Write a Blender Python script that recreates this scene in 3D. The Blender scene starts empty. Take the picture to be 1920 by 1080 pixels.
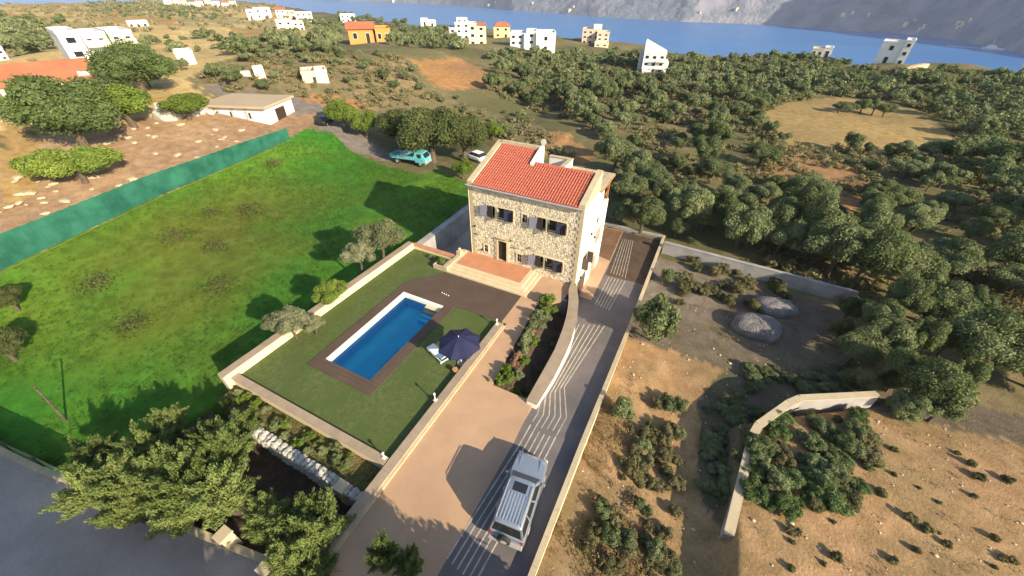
import bpy, math, random
import numpy as np
from mathutils import Vector, Matrix, noise

# ------------------------------------------------------------------ camera, sky, sun, exposure
SC = bpy.context.scene
COL = SC.collection
CAM_H = 21.0
F_PX, PITCH, ROLL, YAW = 721.573, 0.665296572, -0.00774853398, -0.462104057
_F = np.array([math.sin(YAW), math.cos(YAW), 0.0]); _R = np.array([math.cos(YAW), -math.sin(YAW), 0.0]); _Z = np.array([0, 0, 1.0])
_fw = math.cos(PITCH)*_F - math.sin(PITCH)*_Z
_up = math.sin(PITCH)*_F + math.cos(PITCH)*_Z
_r = _R*math.cos(ROLL) - _up*math.sin(ROLL)
_u = _up*math.cos(ROLL) + _R*math.sin(ROLL)
cam_data = bpy.data.cameras.new('camera')
cam = bpy.data.objects.new('camera', cam_data); COL.objects.link(cam)
cam.matrix_world = Matrix(((_r[0], _u[0], -_fw[0], 0), (_r[1], _u[1], -_fw[1], 0), (_r[2], _u[2], -_fw[2], CAM_H), (0, 0, 0, 1)))
cam_data.sensor_width = 36; cam_data.lens = F_PX/1920*36
cam_data.clip_start = 0.2; cam_data.clip_end = 30000
SC.camera = cam

SUN_EL, SUN_TRAVEL = 24.0, math.radians(180-17)      # direction the light travels over the ground
world = bpy.data.worlds.new('World'); SC.world = world; world.use_nodes = True
wn = world.node_tree; bg = wn.nodes['Background']
sky = wn.nodes.new('ShaderNodeTexSky'); sky.sky_type = 'NISHITA'; sky.sun_disc = False
sky.sun_elevation = math.radians(SUN_EL)
sdir = np.array([-math.cos(SUN_TRAVEL), -math.sin(SUN_TRAVEL)])   # towards the sun
sky.sun_rotation = math.atan2(sdir[0], sdir[1])
sky.air_density = 1.0; sky.dust_density = 0.8; sky.ozone_density = 1.5
wn.links.new(sky.outputs[0], bg.inputs[0]); bg.inputs[1].default_value = 0.10
sl = bpy.data.lights.new('sun', 'SUN'); sl.energy = 5.0; sl.angle = math.radians(0.5); sl.color = (1.0, 0.85, 0.62)
sun = bpy.data.objects.new('sun', sl); COL.objects.link(sun)
_e = math.radians(SUN_EL)
sun.rotation_euler = Vector((math.cos(SUN_TRAVEL)*math.cos(_e), math.sin(SUN_TRAVEL)*math.cos(_e), -math.sin(_e))).to_track_quat('-Z', 'Y').to_euler()
SC.view_settings.view_transform = 'Standard'; SC.view_settings.look = 'None'
SC.view_settings.exposure = 1.2; SC.view_settings.gamma = 1.0
SC.view_settings.use_curve_mapping = False

rnd = random.Random(7)
RN = np.random.default_rng(11)

# ------------------------------------------------------------------ terrain height
def sm(a, b, x):
    t = min(1, max(0, (x-a)/(b-a))); return t*t*(3-2*t)
COAST_PX = [(-500, -30), (200, -12), (400, -2), (480, 5), (530, 12), (640, 28), (720, 42), (850, 48), (960, 62), (1080, 66), (1160, 80), (1280, 95), (1400, 105), (1530, 100), (1640, 118), (1750, 117), (1840, 126), (1919, 135), (2200, 160)]
def ray(px, py):
    d = _r*(px-960) - _u*(py-540) + _fw*F_PX
    return d/np.linalg.norm(d)
def P(px, py, z=0.0):
    """a point of the ground plane at height z"""
    d = ray(px, py); t = (CAM_H-z)/-d[2]
    return Vector((d[0]*t, d[1]*t, z))
COAST = []
for q in COAST_PX:
    d = ray(*q)
    COAST.append((math.atan2(d[0], d[1]), d))
def inland(x, y):
    """height of the land away from the coast drop"""
    left = sm(-34, -100, x)*9.5*(1-0.75*sm(80, 220, y))
    z = -2.2 - 1.6*sm(60, 230, math.hypot(x, y))
    z = z + left
    if x > -1.9 and y < 60:
        k = sm(4, 34, y)
        zr = (-0.35 - 0.9*sm(-1.4, 4, x))*(1-k) + k*-2.7
        if x > 6.2 or y > 40:
            # higher ground beyond the bent retaining wall
            xb = 6.4 if y < 18.9 else 6.4 + (y-18.9)*1.3
            zr += 1.0*sm(xb-0.15, xb+0.35, x)*(1-sm(22, 32, y))
        z = zr + (z-zr)*sm(40, 60, y)
    if x < -24.6:
        f = 1-sm(-34, -60, x)
        z = z*(1-f) + f*(-1.7)*(1-sm(60, 90, y)) + f*z*sm(60, 90, y)
    return z
_cd = {}
def coast_dist(az):
    k = round(az, 4)
    if k in _cd: return _cd[k]
    if az <= COAST[0][0]: d = COAST[0][1]
    elif az >= COAST[-1][0]: d = COAST[-1][1]
    else:
        for (a0, d0), (a1, d1) in zip(COAST, COAST[1:]):
            if a0 <= az <= a1:
                t = (az-a0)/(a1-a0); d = d0*(1-t)+d1*t; break
    h = math.hypot(d[0], d[1]); s = -d[2]/h
    if s <= 0.012: s = 0.012
    r = 100
    for _ in range(12):
        z = inland(math.sin(az)*r, math.cos(az)*r); r = (CAM_H-z)/s
    r = min(r, 900) + 4*math.sin(az*60)+6*math.sin(az*23)
    _cd[k] = r; return r
SEA_Z = -90.0
def T(x, y, bumps=True):
    z = inland(x, y)
    r = math.hypot(x, y)
    if bumps:
        a = 0.10 if r < 60 else 0.10+min(1.0, (r-60)/150)*0.8
        z += a*noise.noise(Vector((x*0.06, y*0.06, 0)))*2 + 0.05*noise.noise(Vector((x*0.5, y*0.5, 3)))
    if r > 130:
        rc = coast_dist(math.atan2(x, y))
        if r > rc-4: z -= min(120, (max(0, r-rc+4)/4)**1.3*0.5 + max(0, r-rc)*0.55)
    if -24.9 < x < -1.74 and -1.0 < y < 42.6 and not (y > 30 and x < -24.0): z = min(z, -3.4)
    if x <= -1.74 and y <= 4.7 and x > -60 and y > -40:
        st = y - (-2.45 + 0.16*(x+29.3))          # street edge
        if x < -24.9 and st > 0.25: pass
        else: z = min(z, -3.2)
    return z
def PT(px, py, dz=0.0):
    """where the line of sight meets the terrain (raised by dz)"""
    d = ray(px, py); t = 6.0; prev = t
    while t < 1500:
        if CAM_H + d[2]*t < T(d[0]*t, d[1]*t, False) + dz: break
        prev = t; t *= 1.02
    for _ in range(14):
        m = (prev+t)/2
        if CAM_H + d[2]*m < T(d[0]*m, d[1]*m, False) + dz: t = m
        else: prev = m
    return Vector((d[0]*t, d[1]*t, CAM_H+d[2]*t))
def inside(poly, x, y):
    c = False; n = len(poly); j = n-1
    for i in range(n):
        xi, yi = poly[i][0], poly[i][1]; xj, yj = poly[j][0], poly[j][1]
        if (yi > y) != (yj > y) and x < (xj-xi)*(y-yi)/(yj-yi)+xi: c = not c
        j = i
    return c
def zone(*px): return [tuple(PT(*q))[:2] for q in px]
def in_poly_vec(poly, X, Y):
    c = np.zeros(X.shape, bool); n = len(poly); j = n-1
    for i in range(n):
        xi, yi = poly[i]; xj, yj = poly[j]
        with np.errstate(divide='ignore', invalid='ignore'):
            c ^= ((yi > Y) != (yj > Y)) & (X < (xj-xi)*(Y-yi)/((yj-yi) or 1e-9)+xi)
        j = i
    return c

# ------------------------------------------------------------------ materials
def lin(c): return tuple(((v/255)/12.92 if v/255 <= 0.04045 else ((v/255+0.055)/1.055)**2.4) for v in c)
class Mat:
    def __init__(s, name):
        s.m = bpy.data.materials.new(name); s.m.use_nodes = True
        s.t = s.m.node_tree; s.b = s.t.nodes['Principled BSDF']; s.out = s.t.nodes['Material Output']
    def n(s, t, **k):
        nd = s.t.nodes.new('ShaderNode'+t)
        for a, v in k.items():
            if a.startswith('i_'): nd.inputs[a[2:].replace('_', ' ')].default_value = v
            else: setattr(nd, a, v)
        return nd
    def l(s, a, b): s.t.links.new(a, b)
    def mix(s, fac, a, b, mode='MIX'):
        m = s.n('Mix', data_type='RGBA', blend_type=mode)
        for sock, v in ((m.inputs[0], fac), (m.inputs[6], a), (m.inputs[7], b)):
            if hasattr(v, 'node'): s.l(v, sock)
            elif isinstance(v, (int, float)): sock.default_value = v
            else: sock.default_value = (*v[:3], 1)
        return m.outputs[2]
    def noise(s, scale, detail=4, rough=0.6, coord='Object', vscale=None, lo=0.35, hi=0.65):
        src = s.n('NewGeometry').outputs['Position'] if coord == 'World' else s.n('TexCoord').outputs[coord]
        if vscale:
            mp = s.n('Mapping'); mp.inputs['Scale'].default_value = vscale; s.l(src, mp.inputs[0]); src = mp.outputs[0]
        nz = s.n('TexNoise'); nz.inputs['Scale'].default_value = scale; nz.inputs['Detail'].default_value = detail; nz.inputs['Roughness'].default_value = rough
        s.l(src, nz.inputs['Vector'])
        mr = s.n('MapRange'); mr.inputs[1].default_value = lo; mr.inputs[2].default_value = hi
        s.l(nz.outputs[0], mr.inputs[0]); return mr.outputs[0]
    def bump(s, h, strength=0.5, dist=0.02):
        b = s.n('Bump'); b.inputs['Strength'].default_value = strength; b.inputs['Distance'].default_value = dist
        s.l(h, b.inputs['Height']); s.l(b.outputs[0], s.b.inputs['Normal'])
    def set(s, col=None, rough=0.8, metal=0.0, spec=None):
        if col is not None:
            if hasattr(col, 'node'): s.l(col, s.b.inputs['Base Color'])
            else: s.b.inputs['Base Color'].default_value = (*col[:3], 1)
        s.b.inputs['Roughness'].default_value = rough; s.b.inputs['Metallic'].default_value = metal
        if spec is not None: s.b.inputs['Specular IOR Level'].default_value = spec
        return s
def grain(name, c, rough=0.85, var=0.25, scale=3.0, fine=40, bump=0.3, dist=0.01, spec=0.3, metal=0.0, c2=None, coord='World'):
    """a surface of one colour with broad stains and fine grain"""
    s = Mat(name); c2 = c2 or tuple(v*(1-var) for v in c)
    a = s.noise(scale, 5, coord=coord); f = s.noise(fine, 3, coord=coord, lo=0.3, hi=0.7)
    col = s.mix(a, c, c2)
    dk = s.mix(f, (1, 1, 1), (1-var*0.7,)*3)
    s.set(s.mix(1.0, col, dk, 'MULTIPLY'), rough, metal, spec); s.bump(f, bump, dist)
    return s.m
M = {}
M['cream'] = grain('cream_render', (0.72, 0.60, 0.38), var=0.12, scale=0.8, fine=25)
M['white'] = grain('white_render', (0.80, 0.77, 0.70), var=0.10, scale=0.7, fine=20)
M['stucco_grey'] = grain('grey_concrete_wall', (0.40, 0.38, 0.36), var=0.3, scale=0.8, fine=15)
M['cap'] = grain('cap_stone', (0.37, 0.285, 0.20), var=0.2, scale=1.2, fine=30)
M['cap_pale'] = grain('pale_cap_stone', (0.52, 0.43, 0.28), var=0.18, scale=1.2, fine=30)
M['step'] = grain('step_stone', (0.66, 0.53, 0.34), var=0.15, scale=1.5, fine=30)
M['terracotta'] = grain('terracotta_floor', (0.52, 0.235, 0.12), var=0.15, scale=1.2, fine=30)
M['paving'] = grain('sand_coloured_concrete', (0.52, 0.335, 0.205), var=0.22, scale=0.30, fine=18, bump=0.15)
M['asphalt'] = grain('asphalt', (0.46, 0.385, 0.33), var=0.3, scale=0.22, fine=14, c2=(0.30, 0.26, 0.23))
M['drive'] = grain('slate_coloured_concrete', (0.185, 0.16, 0.15), var=0.25, scale=0.35, fine=12, bump=0.15, c2=(0.125, 0.112, 0.112))
M['stripe'] = grain('pale_inlay', (0.60, 0.54, 0.44), var=0.4, scale=2, fine=9, spec=0.2)
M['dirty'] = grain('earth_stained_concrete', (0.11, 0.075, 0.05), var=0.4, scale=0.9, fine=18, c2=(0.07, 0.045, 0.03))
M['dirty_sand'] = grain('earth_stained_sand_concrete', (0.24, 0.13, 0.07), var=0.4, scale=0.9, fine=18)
M['water_line'] = grain('pale_tile_line', (0.15, 0.5, 0.6))
M['soil'] = grain('planting_soil', (0.13, 0.085, 0.055), var=0.5, scale=1.4, fine=14, bump=0.8, dist=0.05)
M['dark_wood'] = grain('dark_timber', (0.05, 0.032, 0.022), var=0.3)
M['timber'] = grain('orange_timber', (0.42, 0.20, 0.08), var=0.25)
M['bark'] = grain('bark', (0.16, 0.12, 0.085), var=0.45, scale=4, fine=30, bump=0.8, dist=0.03)
M['shutter'] = grain('grey_blue_shutter_paint', (0.15, 0.155, 0.21), var=0.12, rough=0.6)
M['shutter_navy'] = grain('navy_shutter_paint', (0.032, 0.035, 0.06), var=0.12, rough=0.5)
M['shutter_brown'] = grain('brown_shutter_paint', (0.10, 0.075, 0.07), var=0.2, rough=0.5)
M['frame'] = grain('white_window_frame', (0.72, 0.69, 0.62), var=0.05, rough=0.5)
M['black'] = Mat('black_plastic').set((0.015, 0.015, 0.017), 0.45).m
M['rubber'] = Mat('tyre_rubber').set((0.02, 0.02, 0.02), 0.8).m
M['glass_dark'] = Mat('dark_window_glass').set((0.02, 0.022, 0.028), 0.08, 0, 0.7).m
M['chrome'] = Mat('bright_metal').set((0.7, 0.7, 0.7), 0.25, 1.0).m
M['metal_grey'] = grain('grey_metal', (0.35, 0.35, 0.36), rough=0.4, var=0.1)
M['lounger_white'] = grain('white_plastic', (0.8, 0.8, 0.78), rough=0.45, var=0.04)
M['cushion'] = grain('pale_blue_fabric', (0.42, 0.58, 0.78), var=0.08)
M['red'] = grain('red_paint', (0.5, 0.06, 0.04), rough=0.4, var=0.1)
M['mirror'] = M['chrome']
s = Mat('car_paint'); s.set(s.mix(s.noise(6, 3, coord='Object'), (0.40, 0.44, 0.49), (0.36, 0.40, 0.45)), 0.3, 0.6); s.b.inputs['Coat Weight'].default_value = 0.6; s.b.inputs['Coat Roughness'].default_value = 0.08; M['car'] = s.m
s = Mat('lamp_red_lens'); s.set((0.35, 0.01, 0.01), 0.15); M['lens_red'] = s.m
s = Mat('lamp_clear_lens'); s.set((0.6, 0.6, 0.6), 0.1); M['lens'] = s.m
M['turquoise'] = grain('turquoise_truck_paint', (0.13, 0.50, 0.55), rough=0.45, var=0.25, scale=3, fine=10, coord='Object')
M['bedwood'] = grain('weathered_bed_boards', (0.42, 0.40, 0.36), var=0.35, scale=3, fine=20)
# roof tiles
s = Mat('roof_tile')
a = s.noise(1.5, 4, coord='World'); b = s.noise(9, 3, coord='World', lo=0.3, hi=0.75)
s.set(s.mix(b, s.mix(a, (0.38, 0.075, 0.045), (0.29, 0.058, 0.04)), (0.50, 0.18, 0.115)), 0.75, 0, 0.3); M['tile'] = s.m
# stones use a colour attribute
def attr_mat(name, rough=0.9, fine=20, bump=0.6, dist=0.02, spec=0.2):
    s = Mat(name); a = s.n('Attribute', attribute_name='tint'); f = s.noise(fine, 4, coord='World')
    s.set(s.mix(1.0, a.outputs['Color'], s.mix(f, (1, 1, 1), (0.72, 0.7, 0.68)), 'MULTIPLY'), rough, 0, spec); s.bump(f, bump, dist); return s.m
M['stone'] = attr_mat('rubble_stone')
M['mortar'] = grain('lime_mortar', (0.62, 0.54, 0.40), var=0.15, scale=2, fine=30)
# umbrella
s = Mat('navy_canopy'); s.set(s.mix(s.noise(3, 4), (0.007, 0.009, 0.045), (0.012, 0.013, 0.06)), 0.75); M['navy'] = s.m
# lawn
s = Mat('mown_grass')
a = s.noise(0.45, 6, 0.7, coord='World', lo=.4, hi=.6); b = s.noise(3, 6, 0.7, coord='World', lo=0.38, hi=0.62); c = s.noise(28, 4, 0.7, coord='World', lo=0.35, hi=0.65)
col = s.mix(a, (0.105, 0.14, 0.045), (0.185, 0.20, 0.085)); col = s.mix(b, col, (0.09, 0.125, 0.038)); col = s.mix(c, col, (0.055, 0.08, 0.022))
s.set(col, 0.95, 0, 0.1); s.bump(c, 0.35, 0.03); M['lawn'] = s.m
# deck boards
s = Mat('brown_deck')
w = s.n('TexWave', wave_type='BANDS', bands_direction='Y'); w.inputs['Scale'].default_value = 1.1; w.inputs['Distortion'].default_value = 0.3
s.l(s.n('NewGeometry').outputs['Position'], w.inputs['Vector'])
mr = s.n('MapRange'); mr.inputs[1].default_value = 0.0; mr.inputs[2].default_value = 0.12; s.l(w.outputs['Fac'], mr.inputs[0])
col = s.mix(s.noise(0.7, 5, coord='World'), (0.105, 0.072, 0.050), (0.078, 0.054, 0.040)); col = s.mix(mr.outputs[0], (0.075, 0.05, 0.036), col)
s.set(col, 0.7, 0, 0.3); s.bump(mr.outputs[0], 0.3, 0.01); M['deck'] = s.m
# pool interior and water
s = Mat('pool_tile')
br = s.n('TexBrick'); br.offset = 0; br.inputs['Scale'].default_value = 3.3; br.inputs['Brick Width'].default_value = 0.5; br.inputs['Row Height'].default_value = 0.5; br.inputs['Mortar Size'].default_value = 0.02
br.inputs['Color1'].default_value = (0.10, 0.72, 0.95, 1); br.inputs['Color2'].default_value = (0.08, 0.66, 0.92, 1); br.inputs['Mortar'].default_value = (0.08, 0.5, 0.85, 1)
s.l(s.n('NewGeometry').outputs['Position'], br.inputs['Vector']); s.set(br.outputs['Color'], 0.4); M['pooltile'] = s.m
M['poolfloor'] = grain('pool_floor', (0.05, 0.60, 0.86), var=.12, scale=.6, fine=8)
def water(name, tint, bump_scale, bump_strength, base_glossy=0.05):
    s = Mat(name); s.t.nodes.remove(s.b)
    tr = s.n('BsdfTransparent'); tr.inputs[0].default_value = (*tint, 1)
    gl = s.n('BsdfGlossy'); gl.inputs['Roughness'].default_value = 0.03
    fr = s.n('Fresnel'); fr.inputs[0].default_value = 1.33
    mx = s.n('MixShader'); s.l(fr.outputs[0], mx.inputs[0]); s.l(tr.outputs[0], mx.inputs[1]); s.l(gl.outputs[0], mx.inputs[2])
    b = s.n('Bump'); b.inputs['Strength'].default_value = bump_strength; b.inputs['Distance'].default_value = 0.02
    s.l(s.noise(bump_scale, 3, coord='World', lo=0.2, hi=0.8), b.inputs['Height'])
    s.l(b.outputs[0], gl.inputs['Normal']); s.l(b.outputs[0], fr.inputs['Normal'])
    s.l(mx.outputs[0], s.out.inputs[0]); return s.m
M['water'] = water('pool_water', (0.88, 0.98, 0.99), 2.6, 0.5)
s = Mat('sea_water')
nz = s.noise(0.004, 5, coord='World', vscale=(1, 3, 1)); n2 = s.noise(0.05, 4, coord='World')
s.set(s.mix(nz, (0.022, 0.13, 0.36), (0.035, 0.165, 0.41)), 0.35, 0, 0.3); s.bump(n2, 0.35, 2.0); M['sea'] = s.m
# far mountains: some of the blue haze is put into the rock colour
s = Mat('mountain_rock')
a = s.noise(0.0025, 7, 0.65, coord='World'); b = s.noise(0.012, 6, 0.6, coord='World', lo=0.4, hi=0.6)
col = s.mix(a, (0.30, 0.28, 0.31), (0.20, 0.22, 0.27)); col = s.mix(b, col, (0.15, 0.175, 0.215))
s.set(col, 0.95, 0, 0.1); s.bump(b, 0.8, 6.0); M['mountain'] = s.m
# terrain: zone colour painted per vertex + weeds and stones
s = Mat('open_ground')
at = s.n('Attribute', attribute_name='zone'); kg = s.n('Attribute', attribute_name='weeds')
f1 = s.noise(0.9, 6, 0.6, coord='World', lo=0.35, hi=0.65); f2 = s.noise(7, 6, 0.65, coord='World', lo=0.3, hi=0.7); f3 = s.noise(0.22, 5, 0.65, coord='World', lo=0.38, hi=0.62)
col = s.mix(f1, at.outputs['Color'], s.mix(1.0, at.outputs['Color'], (0.66, 0.63, 0.60), 'MULTIPLY'))
col = s.mix(f2, col, s.mix(1.0, col, (0.70, 0.68, 0.62), 'MULTIPLY'))
wd = s.n('Math', operation='MULTIPLY'); s.l(f3, wd.inputs[0]); s.l(kg.outputs['Fac'], wd.inputs[1])
col = s.mix(wd.outputs[0], col, s.mix(f2, (0.13, 0.135, 0.055), (0.09, 0.10, 0.042)))
s.set(col, 0.95, 0, 0.1); s.bump(f2, 0.45, 0.05)
M['ground'] = s.m
# green net
s = Mat('green_shade_net')
a = s.noise(0.5, 5, coord='World'); s.set(s.mix(a, (0.006, 0.07, 0.046), (0.022, 0.13, 0.088)), 0.7, 0, 0.3); M['net'] = s.m
# foliage
def foliage(name, c1, c2, c3=None, transl=0.25):
    s = Mat(name); a = s.n('Attribute', attribute_name='tint'); oi = s.n('ObjectInfo')
    mr = s.n('MapRange'); mr.inputs[3].default_value = 0.0; mr.inputs[4].default_value = 1.0; s.l(oi.outputs['Random'], mr.inputs[0])
    col = s.mix(a.outputs['Fac'], c1, c2)
    col = s.mix(mr.outputs[0], col, s.mix(1.0, col, c3 or (0.55, 0.60, 0.50), 'MULTIPLY'))
    s.set(col, 0.75, 0, 0.2)
    tl = s.n('BsdfTranslucent'); s.l(s.mix(1.0, col, (1.1, 1.25, 0.6), 'MULTIPLY'), tl.inputs[0])
    mx = s.n('MixShader'); mx.inputs[0].default_value = transl
    s.l(s.b.outputs[0], mx.inputs[1]); s.l(tl.outputs[0], mx.inputs[2]); s.l(mx.outputs[0], s.out.inputs[0]); return s.m
M['olive'] = foliage('olive_leaves', (0.145, 0.175, 0.082), (0.285, 0.31, 0.155))
M['olive_silver'] = foliage('silvery_olive_leaves', (0.17, 0.18, 0.10), (0.27, 0.28, 0.165))
M['dense'] = foliage('dark_evergreen_leaves', (0.085, 0.105, 0.038), (0.16, 0.18, 0.065))
M['bright'] = foliage('bright_green_leaves', (0.14, 0.20, 0.035), (0.23, 0.30, 0.055))
M['scrub_green'] = foliage('scrub_green_leaves', (0.15, 0.15, 0.065), (0.26, 0.25, 0.12))
M['mid'] = foliage('mid_green_leaves', (0.12, 0.165, 0.06), (0.20, 0.26, 0.095))
M['conifer'] = foliage('cypress_leaves', (0.13, 0.17, 0.052), (0.25, 0.30, 0.095))
M['scrub'] = foliage('scrub_leaves', (0.17, 0.15, 0.075), (0.28, 0.25, 0.13))
M['dry'] = foliage('dry_grass', (0.22, 0.155, 0.08), (0.32, 0.23, 0.12))
M['fieldgrass'] = foliage('field_grass', (0.06, 0.19, 0.022), (0.14, 0.25, 0.04))
M['flower'] = foliage('pink_petals', (0.40, 0.17, 0.13), (0.5, 0.3, 0.22))
M['fadedtwig'] = foliage('pale_olive_twigs', (0.10, 0.12, 0.03), (0.15, 0.16, 0.05))

# ------------------------------------------------------------------ mesh helpers
def tag(o, label=None, cat=None, group=None, kind=None):
    if label: o['label'] = label
    if cat: o['category'] = cat
    if group: o['group'] = group
    if kind: o['kind'] = kind
    return o
def thing(name, loc, label, cat, group=None, rz=0.0):
    o = bpy.data.objects.new(name, None); o.empty_display_size = 0.3; COL.objects.link(o)
    o.location = loc; o.rotation_euler = (0, 0, rz); return tag(o, label, cat, group)
class MB:
    def __init__(s): s.v = []; s.f = []; s.c = []; s.cur = None
    def add(s, vs, fs):
        b = len(s.v); s.v += [tuple(p) for p in vs]
        for f in fs: s.f.append(tuple(b+i for i in f)); s.c.append(s.cur)
        return s
    def box(s, x0, x1, y0, y1, z0, z1, bev=0):
        x0, x1 = min(x0, x1), max(x0, x1); y0, y1 = min(y0, y1), max(y0, y1); z0, z1 = min(z0, z1), max(z0, z1)
        if bev:
            b = bev
            vs = [(x0, y0, z0), (x1, y0, z0), (x1, y1, z0), (x0, y1, z0), (x0, y0, z1-b), (x1, y0, z1-b), (x1, y1, z1-b), (x0, y1, z1-b), (x0+b, y0+b, z1), (x1-b, y0+b, z1), (x1-b, y1-b, z1), (x0+b, y1-b, z1)]
            return s.add(vs, [(3, 2, 1, 0)] + [(i, (i+1) % 4, 4+(i+1) % 4, 4+i) for i in range(4)] + [(4+i, 4+(i+1) % 4, 8+(i+1) % 4, 8+i) for i in range(4)] + [(8, 9, 10, 11)])
        vs = [(x0, y0, z0), (x1, y0, z0), (x1, y1, z0), (x0, y1, z0), (x0, y0, z1), (x1, y0, z1), (x1, y1, z1), (x0, y1, z1)]
        return s.add(vs, [(3, 2, 1, 0), (4, 5, 6, 7), (0, 1, 5, 4), (1, 2, 6, 5), (2, 3, 7, 6), (3, 0, 4, 7)])
    def prism(s, poly, z0, z1):
        """poly of (x, y); z0/z1 number or list per vertex"""
        a = sum(poly[i][0]*poly[(i+1) % len(poly)][1]-poly[(i+1) % len(poly)][0]*poly[i][1] for i in range(len(poly)))
        n = len(poly); Z0 = z0 if isinstance(z0, (list, tuple)) else [z0]*n; Z1 = z1 if isinstance(z1, (list, tuple)) else [z1]*n
        if a < 0: poly = poly[::-1]; Z0 = Z0[::-1]; Z1 = Z1[::-1]
        vs = [(p[0], p[1], z) for p, z in zip(poly, Z0)] + [(p[0], p[1], z) for p, z in zip(poly, Z1)]
        return s.add(vs, [tuple(range(n))[::-1], tuple(range(n, 2*n))] + [(i, (i+1) % n, n+(i+1) % n, n+i) for i in range(n)])
    def tube(s, pts, rad, n=8, cap=True):
        pts = [Vector(p) for p in pts]; rr = rad if isinstance(rad, (list, tuple)) else [rad]*len(pts)
        rings = []; vs = []
        for i, p in enumerate(pts):
            d = (pts[min(i+1, len(pts)-1)]-pts[max(i-1, 0)]).normalized()
            a = d.cross(Vector((0, 0, 1)) if abs(d.z) < 0.9 else Vector((1, 0, 0))).normalized(); b = d.cross(a)
            for k in range(n):
                t = 2*math.pi*k/n; vs.append(p+(a*math.cos(t)+b*math.sin(t))*rr[i])
        fs = []
        for i in range(len(pts)-1):
            for k in range(n): fs.append((i*n+k, i*n+(k+1) % n, (i+1)*n+(k+1) % n, (i+1)*n+k))
        if cap: fs += [tuple(range(n))[::-1], tuple(range((len(pts)-1)*n, len(pts)*n))]
        return s.add(vs, fs)
    def loft(s, rings, cap=True):
        n = len(rings[0]); vs = [p for r in rings for p in r]; fs = []
        for i in range(len(rings)-1):
            for k in range(n): fs.append((i*n+k, i*n+(k+1) % n, (i+1)*n+(k+1) % n, (i+1)*n+k))
        if cap: fs += [tuple(range(n))[::-1], tuple(range((len(rings)-1)*n, len(rings)*n))]
        return s.add(vs, fs)
    def build(s, name, mat, parent=None, local=False, smooth=False):
        me = bpy.data.meshes.new(name)
        off = Vector(parent.location) if (parent is not None and not local) else Vector((0, 0, 0))
        if parent is not None and not local and parent.parent is not None: off = off + Vector(parent.parent.location)
        me.from_pydata([(p[0]-off.x, p[1]-off.y, p[2]-off.z) for p in s.v], [], s.f)
        me.materials.append(mat)
        if any(c is not None for c in s.c):
            ca = me.color_attributes.new('tint', 'FLOAT_COLOR', 'CORNER'); arr = []
            for p, c in zip(me.polygons, s.c): arr += list((*(c or (.5, .5, .5)), 1))*p.loop_total
            ca.data.foreach_set('color', arr)
        if smooth: me.polygons.foreach_set('use_smooth', [True]*len(me.polygons))
        me.update()
        o = bpy.data.objects.new(name, me); COL.objects.link(o)
        if parent is not None: o.parent = parent
        return o
def npmesh(name, V, quads, tris, mat, qt=None, tt=None):
    """fast mesh from numpy arrays, with a per-face tint"""
    me = bpy.data.meshes.new(name)
    nq, nt = len(quads), len(tris)
    me.vertices.add(len(V)); me.vertices.foreach_set('co', np.ascontiguousarray(V, dtype=np.float32).ravel())
    loops = np.concatenate([quads.ravel(), tris.ravel()]).astype(np.int32)
    me.loops.add(len(loops)); me.loops.foreach_set('vertex_index', loops)
    st = np.concatenate([np.arange(nq)*4, nq*4+np.arange(nt)*3]).astype(np.int32)
    me.polygons.add(nq+nt); me.polygons.foreach_set('loop_start', st)
    try: me.polygons.foreach_set('loop_total', np.concatenate([np.full(nq, 4), np.full(nt, 3)]).astype(np.int32))
    except Exception: pass
    me.materials.append(mat)
    if qt is not None:
        t = np.concatenate([np.repeat(qt, 4), np.repeat(tt, 3)]); c = np.stack([t, t, t, np.ones_like(t)], 1)
        ca = me.color_attributes.new('tint', 'FLOAT_COLOR', 'CORNER'); ca.data.foreach_set('color', c.astype(np.float32).ravel())
    me.update(calc_edges=True); me.validate()
    return me

# ------------------------------------------------------------------ terrain mesh
def C(*c): return lin(c)
Z_FIELD = zone((-80, 550), (80, 470), (300, 366), (545, 262), (575, 243), (620, 250), (660, 285), (700, 303), (780, 325), (830, 322), (880, 345), (890, 372), (850, 400)) + [(-25.5, 36), (-24.6, 25), (-24.6, 5), (-25, 2), (-27.0, -1.9), (-33.5, -2.9), (-60, -6.9), (-75, -9)]
Z_BROWN = zone((-80, 540), (80, 470), (300, 366), (545, 262), (590, 240), (600, 215), (420, 205), (330, 210), (200, 235), (60, 255), (-80, 300))
Z_STRAW = zone((1425, 222), (1470, 195), (1540, 180), (1640, 190), (1740, 215), (1790, 262), (1795, 295), (1700, 290), (1600, 282), (1480, 275))
Z_RED = [zone((1430, 290), (1500, 275), (1640, 330), (1700, 360), (1560, 370), (1440, 350)),
         zone((1000, 245), (1060, 250), (1120, 290), (1100, 310), (1020, 285)),
         zone((775, 112), (860, 105), (925, 135), (920, 165), (830, 168), (800, 150)),
         zone((540, 172), (640, 178), (700, 200), (640, 215), (560, 200)),
         zone((1560, 330), (1640, 350), (1600, 400), (1450, 330))]
Z_STRAWL = [zone((430, 52), (560, 60), (580, 80), (470, 76)), zone((215, 15), (250, 13), (250, 30), (190, 28)), zone((0, 28), (130, 30), (125, 40), (0, 42)), zone((0, 15), (90, 2), (200, 3), (190, 12)),
            zone((160, 32), (330, 33), (340, 50), (200, 44)), zone((0, 235), (60, 240), (80, 330), (0, 400)), zone((230, 180), (340, 176), (300, 195), (230, 200)), zone((1670, 150), (1740, 125), (1780, 128), (1700, 148))]
Z_ROAD = [zone((370, 166), (385, 160), (560, 182), (612, 200), (618, 212), (560, 218), (505, 205)), zone((612, 215), (640, 228), (740, 290), (730, 302), (660, 285), (600, 250), (590, 230))]
Z_PLOT = [(-1.5, -6), (-1.5, 39.5), (16, 38.5), (17, 30), (40, 30), (60, 20), (60, -10)]
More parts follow.
